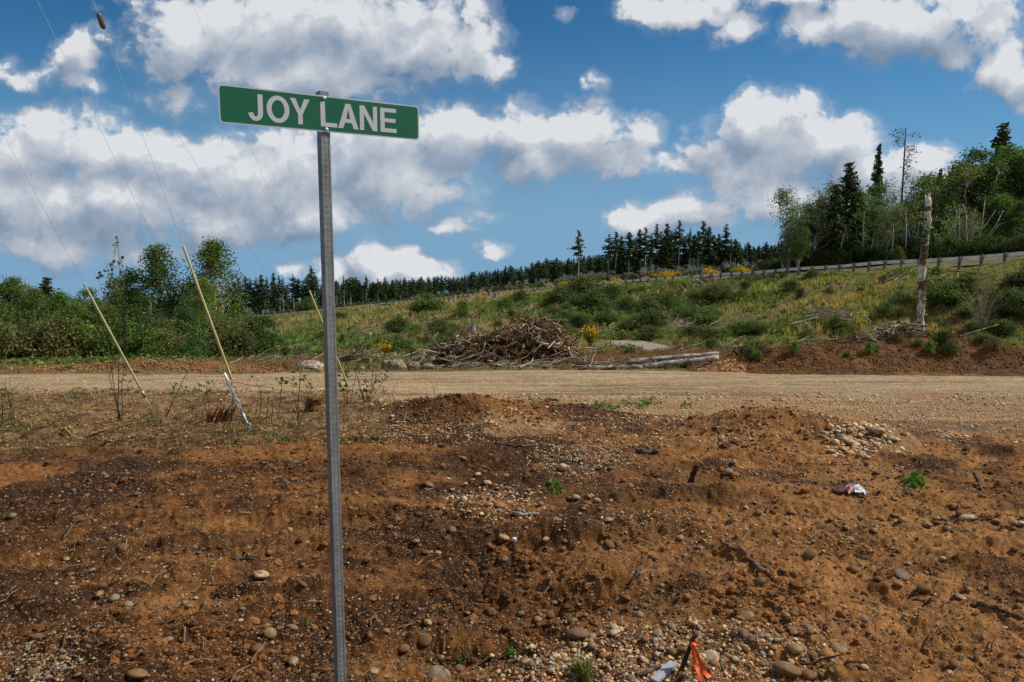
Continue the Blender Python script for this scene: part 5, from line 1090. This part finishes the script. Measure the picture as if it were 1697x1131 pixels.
# green sprouts on the gravel side of the spoil ridge
g = Geo()
for (u, v, w_, n) in [(1000,682,26,36),(1052,674,20,34),(1078,670,14,26),(1140,678,10,10),(990,678,30,18),(895,668,20,10),(1515,798,10,26),(920,812,6,10),(1000,676,40,20)]:
    X, Y = scr(n, u-w_, u+w_, v-5, v+5); Z = H(X, Y); 
    for j in range(4): leaf_quads(g, np.stack([X, Y, Z+.02+.02*j], -1)+rf.normal(size=(n, 3))*[.05, .05, .02], .042, vary((.045, .10, .02), n, rf), rf, .3, 1.5)
tag(g.obj('sprouts', M['leaves']), 'small green sprouts growing along the gravel edge', 'weeds', kind='stuff')
def sprout(label, u, v, size, n, seed, grass=False):
    q = hit(u, v); r = np.random.default_rng(seed); g = Geo()
    if grass:
        for k in range(n):
            a = r.random()*6.28; ln = size*(.2+.6*r.random()); h_ = size*(.6+.7*r.random()); b0 = np.array([r.normal()*size*.22, r.normal()*size*.22, -.01]); w_ = .0035
            m1 = b0+[math.cos(a)*ln*.3, math.sin(a)*ln*.3, h_*.6]; m2 = b0+[math.cos(a)*ln, math.sin(a)*ln, h_*.9]; s_ = np.array([-math.sin(a)*w_, math.cos(a)*w_, 0])
            g.add([b0-s_, b0+s_, m1+s_*.8, m1-s_*.8], [(0, 1, 2, 3)], vary((.10, .12, .035), 4, r, .3)); g.add([m1-s_*.8, m1+s_*.8, m2], [(0, 1, 2)], vary((.11, .12, .04), 3, r, .3))
    else:
        for k in range(n):
            a = r.random()*6.28; l = size*(.3+.7*r.random()); leaf_quads(g, np.array([[math.cos(a)*l*.7, math.sin(a)*l*.7, size*.5*r.random()+.01]]), size*.4, vary((.045, .11, .02), 1, r), r, .3, 1.6)
    o = g.obj('grass_tuft' if grass else 'sprout', M['grassy'] if grass else M['leaves']); o.location = q; tag(o, label, 'grass tuft' if grass else 'sprout')
sprout('green grass tuft on the pebbles at the bottom edge', 965, 1122, .10, 260, 1, True)
sprout('small seedling left of the grass tuft in the dark hollow', 846, 1088, .05, 22, 2); sprout('tiny seedling beside the flat grey rock', 766, 1099, .035, 16, 3); sprout('round green weed on the dirt near the white litter', 1523, 800, .08, 40, 4)
sprout('tiny green sprout right of the gravel patch', 914, 802, .06, 16, 5); sprout('tiny green sprout by the post foot on the right', 507, 1034, .03, 12, 6); sprout('green seedling on the brown dirt left of the gravel patch', 722, 786, .05, 16, 7)

# ------------------------------------------------------------------ stones
protos = []
for i in range(10):
    v0, f = ico(3); r = np.random.default_rng(300+i); s = v0*[1, .78+.15*r.random(), .55+.2*r.random()]; ang = i % 3 == 0
    s = s*(1+(.20 if ang else .10)*n3(v0, 1.5, 300+i)[:, None]+(.07 if ang else .02)*n3(v0, 4, 320+i)[:, None])
    g = Geo(); g.add(s, f, (1, 1, 1)); protos.append(g.mesh('cobble', M['stone'], True))
SC = {'pale': (.60, .46, .28), 'tan': (.44, .29, .15), 'brown': (.24, .13, .06), 'orange': (.40, .19, .07), 'grey': (.25, .21, .145), 'dark': (.12, .085, .06)}
ncob = [0]
def cobble(label, u, v, wpx, col, asp=1.0, rz=None, seed=None, group=None, sink=.25):
    i = ncob[0]; ncob[0] += 1; r = np.random.default_rng(1000+i); q = hit(u, v); s = wpx*q.y/FPX/2*.98
    o = link('cobble', protos[i % 10]); sz = s*asp*(1.0 if asp >= .9 else 1); o.scale = (s, s*(.9+.3*r.random()), max(s*.45, sz*1.15)); o.location = (q.x, q.y, q.z+o.scale[2]*.6*(1-sink)-.0); o.rotation_euler = (r.normal()*.2, r.normal()*.2, r.normal()*.6 if rz is None else rz)
    k = r.uniform(.85, 1.12); c = SC[col]; o.color = (c[0]*k, c[1]*k, c[2]*k, 1); return tag(o, label, 'cobble', group)
KEY = [(956,1055,46,'grey',.55,'large blue-grey egg-shaped cobble left of the orange ribbon'),(1177,1094,32,'pale',.8,'rounded cream cobble touching the orange ribbon'),(1303,1118,52,'tan',.6,'biggest tan cobble at the bottom edge'),(1338,1124,30,'brown',.8,'brown cobble touching the biggest tan one'),(1318,1080,26,'tan',.8,'egg-shaped tan cobble above the biggest one'),(1368,1091,32,'orange',.7,'rusty brown flat cobble right of the egg-shaped tan one'),
 (1205,785,25,'pale',.6,'bright cream cobble on the flank of the dirt heap'),(1602,862,28,'pale',.6,'pale oval cobble alone at the right'),(1650,868,17,'orange',.7,'orange cobble right of the pale oval one'),(1682,872,20,'tan',.8,'tan cobble at the right edge in a row of three'),(1665,876,14,'brown',.8,'small brown cobble between the orange and tan ones'),(1342,923,25,'tan',.8,'squarish tan cobble right of the crooked root'),
 (1494,956,28,'grey',.45,'flat grey cobble on the dark damp patch'),(1414,947,17,'brown',.9,'brown cobble left of the damp patch'),(1489,972,16,'orange',.8,'orange cobble just under the flat grey one'),(1531,982,27,'brown',.7,'brown cobble half sunk below the flat grey one'),(1591,992,25,'pale',.45,'pale flat cobble below the damp patch'),(1258,968,24,'brown',.8,'brown cobble under the end of the crooked root'),
 (1139,993,14,'orange',1,'orange cobble below the short dark stick'),(1277,986,13,'orange',1,'small orange cobble right of the root end'),(1084,927,16,'tan',.8,'round tan cobble above the short dark stick'),(1010,905,21,'brown',.7,'brown half-sunk cobble left of centre right'),(835,895,21,'tan',.7,'tan cobble beside a white chip'),(813,1019,21,'brown',.95,'round brown cobble on the dark slope'),
 (710,805,18,'tan',.6,'tan cobble right of the post at gravel patch height'),(768,832,14,'pale',1.2,'pale upright cobble right of the post'),(808,803,15,'pale',.8,'pale cobble left of the gravel patch'),(792,789,12,'pale',.7,'small pale cobble above the other one'),(932,779,15,'pale',1.2,'blocky pale cobble in the gravel patch'),(830,840,22,'orange',.6,'peach coloured cobble in the stony streak'),
 (730,1123,46,'grey',.4,'flat grey slab cobble at the bottom edge right of the post'),(761,1113,18,'brown',.9,'reddish cobble beside the flat grey slab'),(704,1064,26,'brown',.6,'brown flat cobble right of the post low down'),(484,1044,22,'brown',.7,'brown cobble left of the post low down'),(448,1054,23,'tan',.8,'tan cobble beside two brown ones left of the post'),(427,1081,24,'brown',.8,'dull brown cobble low left of the post'),
 (421,1033,23,'orange',.8,'orange-brown cobble left of the post'),(441,1041,15,'tan',.8,'small tan cobble above the larger tan one'),(402,1012,12,'grey',.7,'small blue-grey cobble left of the post'),(432,957,28,'pale',.7,'pale angular cobble left of the post'),(447,920,11,'orange',1.2,'pointed orange cobble above the angular pale one'),(204,911,18,'brown',1,'round brown cobble at the left'),(223,963,13,'orange',.9,'rusty cobble below the round brown one'),
 (165,986,17,'tan',.6,'tan flat cobble at the lower left'),(228,1122,40,'brown',.5,'large muddy cobble at the bottom left'),(97,1126,18,'orange',.6,'orange cobble at the bottom left corner'),(1395,728,24,'pale',.6,'cream cobble on the right heap, left of the biggest'),(1413,737,24,'pale',.5,'cream cobble below the others on the right heap'),(1453,719,28,'pale',.6,'biggest cream cobble on the right dirt heap'),(1377,750,16,'pale',.7,'small cream cobble at the foot of the right heap'),(1481,730,20,'pale',.5,'cream cobble at the right end of the heap'),
 (1048,1099,16,'brown',.9,'brown upright cobble left of the dark stake'),(1000,1091,18,'orange',.9,'peach cobble above the grass tuft'),(1089,1054,17,'tan',.9,'round tan cobble above the stake'),(1112,1042,16,'grey',.8,'grey cobble above the stake top'),(1114,1055,18,'brown',.6,'brown flat cobble beneath the grey one'),(1094,1072,19,'orange',.6,'orange flat cobble left of the stake top'),(1062,1094,12,'pale',1,'pale round cobble left of the stake'),
 (1113,1085,17,'brown',1.1,'dark brown round cobble beside the stake'),(1236,1025,28,'tan',.6,'tan flat cobble above the bark strip'),(1140,1070,16,'tan',.7,'tan cobble just right of the stake top'),(1235,1079,16,'brown',.9,'brown cobble below the bark strip'),(1495,865,14,'tan',.9,'tan cobble mid right in the stony line'),(1552,863,13,'tan',.8,'tan cobble second in the stony line'),(1262,1103,12,'grey',.9,'small grey cobble near the bottom right'),
 (540-60,880,12,'tan',.8,'tan cobble left of the post mid height'),(1216,768,12,'pale',.8,'small pale cobble above the bright cream one'),(1390,1080,30,'tan',.8,'tan cobble right of the rusty flat one'),(1432,1108,16,'pale',.6,'pale flat cobble near the bottom right'),(670,1078,20,'brown',.8,'dirty brown cobble between post and red cobble'),(640,1048,14,'orange',.8,'orange cobble just right of the post'),(620,1114,16,'pale',.7,'pale cobble at the foot of the post')]
for u, v, w_, c, a, lb in KEY: cobble(lb, u, v, w_, c, a, group='cobbles scattered over the dirt')
n_more = 300-len(KEY); cand = []
for k in range(n_more):
    t = rf.random()
    if t < .30: u, v = rf.uniform(860, 1400), rf.uniform(1015, 1131)
    elif t < .38: u, v = rf.uniform(1370, 1500), rf.uniform(715, 765)
    elif t < .48: u, v = rf.uniform(1250, 1697), rf.uniform(850, 885)
    elif t < .58: u, v = rf.uniform(700, 1050), rf.uniform(760, 850)
    else: u, v = rf.uniform(0, 1697), rf.uniform(780, 1131)
    if 525 < u < 590: u += 70
    cn = rf.choice(['pale', 'tan', 'tan', 'brown', 'brown', 'orange', 'grey']); cand.append((u, v, rf.uniform(9, 17)*(.75+.45*(v-740)/390), cn))
cand.sort(); cnt = {}
for u, v, w_, cn in cand:
    band = 'strip nearest the bottom edge' if v > 1040 else 'middle of the foreground dirt' if v > 880 else 'farther dirt near the heaps'
    key = (cn, band); k = cnt.get(key, 0); cnt[key] = k+1
    cobble('%s small %s cobble from the left in the %s' % (ordn(k), {'grey': 'grey', 'pale': 'cream'}.get(cn, cn), band), u, v, w_, cn, rf.uniform(.55, .95), group='cobbles scattered over the dirt')
PC = np.array([(.42, .26, .13), (.58, .44, .27), (.34, .16, .06), (.27, .235, .19), (.20, .105, .05), (.50, .34, .19)])
def pebbles(n, region, px, cmul, sub, seed, pw=2.2, pcol=(.22, .16, .2, .1, .2, .12), g=None):
    global rf
    X, Y = scr(n, *region); kk = fbm(X, Y, .8, 3, 19)+.12 > .55*rf.normal(size=n)*.5+(.12 if region[2] > 700 else -.4); X, Y = X[kk], Y[kk]; n = len(X)
    sz = px[0]*(1-rf.random(n)*(1-(px[0]/px[1])**pw))**(-1/pw); s = sz*Y/FPX/2
    c = PC[rf.choice(6, n, p=pcol)]*cmul*(.7+.5*rf.random((n, 1))); pos = np.stack([X, Y, H(X, Y)], -1); asp = np.stack([.7+.3*rf.random(n), .4+.35*rf.random(n)], -1)
    scatter_blobs(g, pos, s, asp, ico(sub), np.clip(c, 0, .9), seed, .45)
def ell(n, u, v, ru_, rv_):
    a = rf.random(n)*6.28; d = np.sqrt(rf.random(n))*(1+.15*rf.normal(size=n)); return u+np.cos(a)*d*ru_, v+np.sin(a)*d*rv_
def pebbles_at(n, e, px, cmul, sub, seed, g, pw=2.0, pcol=(.22, .2, .1, .2, .1, .18)):
    u, v = ell(n, *e); v = np.clip(v, 622, 1175); D = D_of_v(v); b = (565.5-v)/FPX; X = (u-848.5)/FPX/(math.cos(TH)+b*math.sin(TH))*D
    sz = px[0]*(1-rf.random(n)*(1-(px[0]/px[1])**pw))**(-1/pw); s = sz*D/FPX/2; c = PC[rf.choice(6, n, p=pcol)]*cmul*(.7+.5*rf.random((n, 1)))
    scatter_blobs(g, np.stack([X, D, H(X, D)], -1), s, np.stack([.7+.3*rf.random(n), .45+.35*rf.random(n)], -1), ico(sub), np.clip(c, 0, .9), seed, .4)
g = Geo()
pebbles(20000, (-150, 1850, 735, 1180), (1.6, 7), .52, 0, 1, 2.4, g=g); pebbles(9000, (-150, 1850, 760, 1180), (3.2, 11), .58, 1, 2, 2.6, g=g)
pebbles(9000, (700, 1850, 800, 1180), (1.8, 7), .70, 0, 3, 2.3, g=g)
pebbles_at(2600, (1110, 1085, 260, 55), (3, 13), 1.0, 1, 4, g); pebbles_at(1200, (960, 1120, 120, 40), (3, 10), 1.0, 1, 5, g); pebbles_at(1800, (965, 765, 88, 26), (2.2, 6), 1.0, 0, 6, g, 2.5, (.12, .22, .04, .42, .06, .14))
pebbles_at(420, (1430, 737, 62, 22), (3.5, 15), 1.05, 1, 7, g, 1.8, (.3, .4, .05, .0, .0, .25)); pebbles_at(600, (60, 1105, 80, 40), (3, 9), .62, 1, 8, g); pebbles_at(700, (820, 830, 90, 30), (2.5, 9), .95, 1, 9, g)
pebbles_at(800, (1350, 780, 200, 25), (2, 6), 1.0, 0, 10, g); pebbles_at(1500, (1250, 880, 330, 40), (2, 7), 1.05, 0, 11, g)
tag(g.obj('pebbles', M['pebbles'], None, True), 'countless small pebbles bedded in the brown dirt', 'pebbles', kind='stuff')
g = Geo(); pebbles(26000, (-150, 1850, 622, 720), (1.1, 3.6), 1.25, 0, 21, 2.4, (.3, .25, .15, .08, .07, .15), g=g); pebbles(1500, (600, 1850, 655, 740), (3.5, 9), 1.0, 1, 23, 2.4, (.28, .25, .15, .14, .05, .13), g=g); pebbles(15000, (600, 1850, 652, 745), (1.6, 5.5), 1.05, 0, 22, 2.3, (.28, .3, .12, .1, .05, .15), g=g)
tag(g.obj('gravel', M['pebbles'], None, True), 'loose tan gravel on the road bed and its near shoulder', 'gravel', kind='stuff')
# dirt clods
def clods(n, region, px, seed, g, sub=1, pw=2.2, cm=1.0, e=None):
    if e is None: X, Y = scr(n, *region)
    else:
        u, v = ell(n, *e); v = np.clip(v, 622, 1175); Y = D_of_v(v); b = (565.5-v)/FPX; X = (u-848.5)/FPX/(math.cos(TH)+b*math.sin(TH))*Y
    sz = px[0]*(1-rf.random(n)*(1-(px[0]/px[1])**pw))**(-1/pw); s = sz*Y/FPX/2; o = fbm(X, Y, .7, 3, 77)[:, None]
    c = (np.array([.115, .050, .018])+(np.array([.24, .100, .028])-np.array([.115, .050, .018]))*np.clip(o*1.5+.5, 0, 1))*(.6+.7*rf.random((n, 1)))*cm
    scatter_blobs(g, np.stack([X, Y, H(X, Y)], -1), s, np.stack([.75+.3*rf.random(n), .5+.3*rf.random(n)], -1), ico(sub), c, seed, .7)
g = Geo()
clods(11000, (-150, 1850, 700, 1180), (2, 10), 31, g); clods(700, (-100, 1800, 740, 1180), (7, 24), 32, g, 2, 2.7); clods(1500, None, (3, 12), 33, g, 1, 2.2, .85, (800, 684, 190, 22)); clods(500, None, (3, 11), 34, g, 1, 2.2, .9, (1260, 715, 130, 40))
clods(700, None, (4, 20), 35, g, 2, 2.0, .8, (880, 985, 130, 50)); clods(500, None, (4, 18), 36, g, 2, 2.0, .8, (1270, 1000, 90, 45)); clods(500, None, (4, 20), 37, g, 2, 2.0, .8, (330, 1075, 180, 45)); clods(500, None, (3, 14), 38, g, 1, 2.2, .7, (480, 790, 110, 40)); clods(500, None, (3, 14), 39, g, 1, 2.2, .7, (650, 870, 150, 40))
tag(g.obj('dirt_clods', M['pebbles'], None, False), 'loose brown clods covering the scraped dirt', 'clods', kind='stuff')
g = Geo(); n = 9000; u = rf.uniform(1160, 1760, n); Y = rf.uniform(30.5, 37, n); X = (u-848.5)/FPX/.985*Y; be = zones(X, Y)[2]; k = be > .3; X, Y = X[k], Y[k]; n = len(X)
scatter_blobs(g, np.stack([X, Y, H(X, Y)], -1), rf.uniform(.012, .06, n), np.stack([.8+.2*rf.random(n), .7+.2*rf.random(n)], -1), ico(0), np.array([.20, .088, .030])*(.7+.6*rf.random((n, 1))), 5, .5)
n = 2200; u = rf.uniform(60, 470, n); Y = rf.uniform(31, 34, n); X = (u-848.5)/FPX/.985*Y; scatter_blobs(g, np.stack([X, Y, H(X, Y)], -1), rf.uniform(.02, .07, n), np.stack([.8+.2*rf.random(n), .7+.2*rf.random(n)], -1), ico(0), np.array([.27, .145, .06])*(.5+.9*rf.random((n, 1))), 6, .5)
tag(g.obj('spoil_clods', M['pebbles'], None, False), 'clods on the long dirt berm and the orange windrow', 'clods', kind='stuff')

# ------------------------------------------------------------------ sticks, roots, litter and the flagged stake
def stick(label, pts, r0, r1=None, seed=0, m='twig', name='stick', lift=.01, dz=None, col=(1, 1, 1, 1), cat='stick', group='sticks lying on the dirt'):
    q = [hit(u, v) for u, v in pts]; c = q[0].copy(); r = np.random.default_rng(seed); P_ = np.array([(a-c)[:] for a in q], float)
    P_[:, 2] += lift+(np.array(dz) if dz is not None else 0)
    t = np.linspace(0, len(P_)-1, len(P_)*4); P_ = np.stack([np.interp(t, range(len(P_)), P_[:, i]) for i in range(3)], -1); P_ += r.normal(size=P_.shape)*r0*.35
    g = Geo(); tube(g, P_, np.linspace(r0, r1 or r0*.5, len(t))*(1+.12*r.normal(size=len(t))), 8); o = g.obj(name, M[m], None, True); o.location = c; o.color = col; return tag(o, label, cat, group)
stick('short thick pale-ended log piece on the dirt right of the post', [(850, 854), (872, 856), (890, 855)], .020, .016, 1, 'log_bark', 'log', .02)
stick('reddish curved stick at the left', [(106, 896), (122, 875), (138, 862)], .010, .006, 2, dz=[0, .03, .03])
stick('crooked grey root with a knobbed end right of centre', [(1193, 908), (1212, 918), (1232, 921), (1246, 934), (1258, 950), (1272, 955)], .017, .020, 3, 'twig', 'root', .02, [.05, .02, .02, .0, .01, .02], (1.5, 1.2, 1, 1))
stick('short dark stick leaning up right in the middle foreground', [(1040, 976), (1056, 955), (1072, 935)], .010, .005, 4, dz=[0, .03, .07], lift=.0)
stick('chunky short grey log left of the dirt heap', [(1055, 751), (1072, 752), (1092, 750)], .045, .035, 5, 'twig', 'log', .03)
stick('long dark branch at the right edge low down', [(1621, 1003), (1655, 1015), (1697, 1028)], .014, .010, 6, lift=.015)
stick('bent black twig standing near the right edge', [(1614, 797), (1621, 806), (1632, 818)], .022, .012, 7, dz=[.10, .04, 0], lift=0)
stick('long thin reddish root left of the white litter', [(1288, 802), (1310, 799), (1356, 800)], .012, .008, 8)
stick('long knotted root under the orange pebble left of the post', [(380, 926), (405, 930), (430, 932), (470, 929)], .012, .006, 9, lift=.012)
stick('pale thin stick pointing up right just right of the post', [(604, 928), (622, 913), (636, 904)], .006, .004, 10, dz=[0, .02, .03], col=(1.8, 1.4, 1.1, 1))
stick('curved brown bark strip near the bottom right', [(1228, 1055), (1246, 1062), (1272, 1050)], .018, .010, 11, 'twig', 'bark_strip', .015, cat='bark')
stick('brown branch lying left of the dark stake foot', [(1054, 1124), (1085, 1112), (1118, 1096)], .012, .008, 12, lift=.012)
stick('thin white twig at lower right of the heap of clods', [(1372, 1022), (1388, 1028), (1408, 1030)], .004, .003, 13, col=(3, 2.8, 2.4, 1))
stick('upright thin bent twig near the bottom right', [(1548, 1095), (1546, 1060), (1541, 1030)], .004, .003, 14, dz=[0, .02, .05])
stick('brown stick on the dirt below the gravel edge', [(822, 737), (850, 742), (880, 740)], .025, .02, 15, lift=.02)
stick('short pale stick at the crest of the spoil ridge', [(772, 706), (784, 716)], .012, .008, 16, col=(2.5, 2.3, 2, 1), lift=.015)
stick('white bleached branch in the left dirt', [(108, 715), (120, 726), (138, 730)], .016, .008, 17, col=(3.2, 3, 2.6, 1), dz=[.06, .02, 0])
stick('long pale branch lying in the weeds at left', [(145, 736-8), (170, 716), (215, 706)], .022, .012, 18, col=(2.4, 2, 1.5, 1), lift=.04)
# dark splintered post and short plank stub on the slope
def slabobj(name, label, u, v, hpx, wpx, lean, seed, m, cat, D=None, col=(1, 1, 1, 1)):
    q = hit(u, v); r = np.random.default_rng(seed); h_ = hpx*q.y/FPX; w_ = wpx*q.y/FPX; g = Geo(); n = 8; vs_ = []
    for j in range(n):
        f = j/(n-1); ww = w_*(.5+.1*r.normal())*(1-.2*f); x = lean*h_*f; vs_ += [(x-ww, -w_*.18, h_*f-.03), (x+ww, -w_*.2, h_*f-.03), (x+ww, w_*.2, h_*f-.03), (x-ww, w_*.18, h_*f-.03)]
    vs_[-4] = (vs_[-4][0], vs_[-4][1], h_*.9); f_ = [[j*4+k, j*4+(k+1) % 4, (j+1)*4+(k+1) % 4, (j+1)*4+k] for j in range(n-1) for k in range(4)]+[[(n-1)*4+k for k in range(4)]]
    g.add(vs_, f_); o = g.obj(name, M[m]); o.location = q; o.color = col; return tag(o, label, cat)
slabobj('wood_stub', 'dark rotten stub poking out of the flank of the dirt heap', 1143, 800, 34, 9, .30, 1, 'twig', 'wood stub', col=(.6, .4, .3, 1))
slabobj('wood_stub', 'brown board stub standing upright in the dark slope', 993, 1003, 58, 9, -.06, 2, 'twig', 'wood stub', col=(2.4, 1.7, 1.1, 1))
# small flat board left of the post
q = hit(410, 853); g = Geo(); box(g, (-.075, -.02, 0), (.075, .02, .012), Matrix.Rotation(-.15, 4, 'Z')); o = g.obj('board', plain('old_board', (.22, .11, .045), .8, 0, .3, 12)); o.location = (q.x, q.y, q.z+.01); tag(o, 'small flat wooden board lying on the dirt left of the post', 'board')
# grey metal offcut at the bottom edge
q = hit(1098, 1124); g = Geo(); box(g, (-.075, -.022, 0), (.10, .022, .016), Matrix.Rotation(.75, 4, 'Z') @ Matrix.Rotation(-.12, 4, 'Y')); o = g.obj('lath', plain('painted_lath', (.33, .33, .36), .6, 0, .2, 10)); o.location = (q.x, q.y, q.z+.02); tag(o, 'grey painted lath end lying at the bottom edge left of the ribbon', 'lath')
# survey stake with orange ribbon
q = hit(1126, 1118); root = thing('survey_stake', 'dark leaning survey stake tied with orange ribbon at the bottom edge', 'survey stake', q); top = P(1152, 1054, q.y+.02)-q
g = Geo(); d = top.normalized(); s_ = Vector((.0105, 0, -.004)); w_ = Vector((0, .007, 0)); b_ = d*-.06
v = [b_-s_-w_, b_+s_-w_, b_+s_+w_, b_-s_+w_, top-s_-w_, top+s_*.7-w_+Vector((0, 0, .012)), top+s_*.7+w_+Vector((0, 0, .012)), top-s_+w_]
g.add([x[:] for x in v], [(0,3,2,1),(4,5,6,7),(0,1,5,4),(1,2,6,5),(2,3,7,6),(3,0,4,7)]); so = g.obj('stake', M['twig'], root); so.color = (.7, .6, .6, 1)
for k, (pa, pb2, w0, w1) in enumerate([((1148, 1074), (1176, 1136), .007, .015), ((1147, 1076), (1160, 1134), .006, .012)]):
    a = P(*pa, q.y-.015)-q; e = P(*pb2, q.y-.05-.02*k); gzv = float(H(e.x, e.y)); e.z = max(e.z, gzv+.012); e = e-q; g = Geo(); n = 12; vv = []
    for j in range(n):
        f = j/(n-1); p = a+(e-a)*f+Vector((0, 0, .012*math.sin(f*7+k*2))); ww = w0+(w1-w0)*f; tw = .5*math.sin(f*5+k); vv += [p+Vector((-ww*math.cos(tw), ww*math.sin(tw), 0)), p+Vector((ww*math.cos(tw), -ww*math.sin(tw), 0))]
    vv += [x+Vector((0, .0012, .0004)) for x in vv]; F = [[2*j, 2*j+1, 2*j+3, 2*j+2] for j in range(n-1)]+[[2*n+2*j, 2*n+2*j+2, 2*n+2*j+3, 2*n+2*j+1] for j in range(n-1)]
    g.add([x[:] for x in vv], F); g.obj('ribbon_tail', M['ribbon'], root, True)
g = Geo(); kp = P(1149, 1070, q.y)-q; tube(g, [kp-d*.012, kp-d*.006, kp+d*.006, kp+d*.012], [.013, .016, .016, .013], 8); tube(g, [kp, kp+Vector((-.004, -.014, .012))], [.006, .008], 6); g.obj('ribbon_knot', M['ribbon'], root, True)
# white plastic litter
q = hit(1418, 818); root = thing('plastic_litter', 'crumpled white plastic with a dark red scrap lying on the brown dirt', 'litter', q); r = np.random.default_rng(5); n = 9; g = Geo(); V_ = []
for i in range(n):
    for j in range(n):
        x = (i/(n-1)-.5)*.22; y = (j/(n-1)-.5)*.14; V_.append((x+.012*r.normal(), y+.01*r.normal(), .03+.09*math.exp(-((x+.03)/.06)**2-(y/.07)**2)+.022*r.normal()))
V_ = np.array(V_); V2_ = V_+[0, 0, -.004]; F = np.array([[i*n+j, (i+1)*n+j, (i+1)*n+j+1, i*n+j+1] for i in range(n-1) for j in range(n-1)]); g.add(V_, F); g.add(V2_, F[:, ::-1]); g.obj('plastic_sheet', M['white_litter'], root)
g = Geo(); v0, f = ico(2); g.add(v0*(1+.3*n3(v0, 2.5, 3)[:, None])*[.10, .05, .035]+[-.17, 0, .03], f); g.obj('dark_scrap', M['dark_litter'], root)
g = Geo(); v0, f = ico(1); g.add(v0*(1+.3*n3(v0, 2.5, 5)[:, None])*[.022, .02, .05]+[-.09, -.03, .05], f); g.obj('orange_scrap', M['ribbon'], root)
q = hit(366, 667); v0, f = ico(2); g = Geo(); g.add(v0*(1+.3*n3(v0, 2, 8)[:, None])*[.05, .03, .03], f); o = g.obj('flagging_scrap', M['pink']); o.location = (q.x, q.y, q.z+.05); tag(o, 'small scrap of pink flagging by the guy wire anchor', 'flagging')
q = hit(852, 897); v0, f = ico(2); g = Geo(); g.add(v0*(1+.3*n3(v0, 2, 9)[:, None])*[.022, .012, .022], f); o = g.obj('white_chip', M['white_litter']); o.location = (q.x, q.y, q.z+.015); tag(o, 'small white chip lying right of the tan cobble', 'litter')
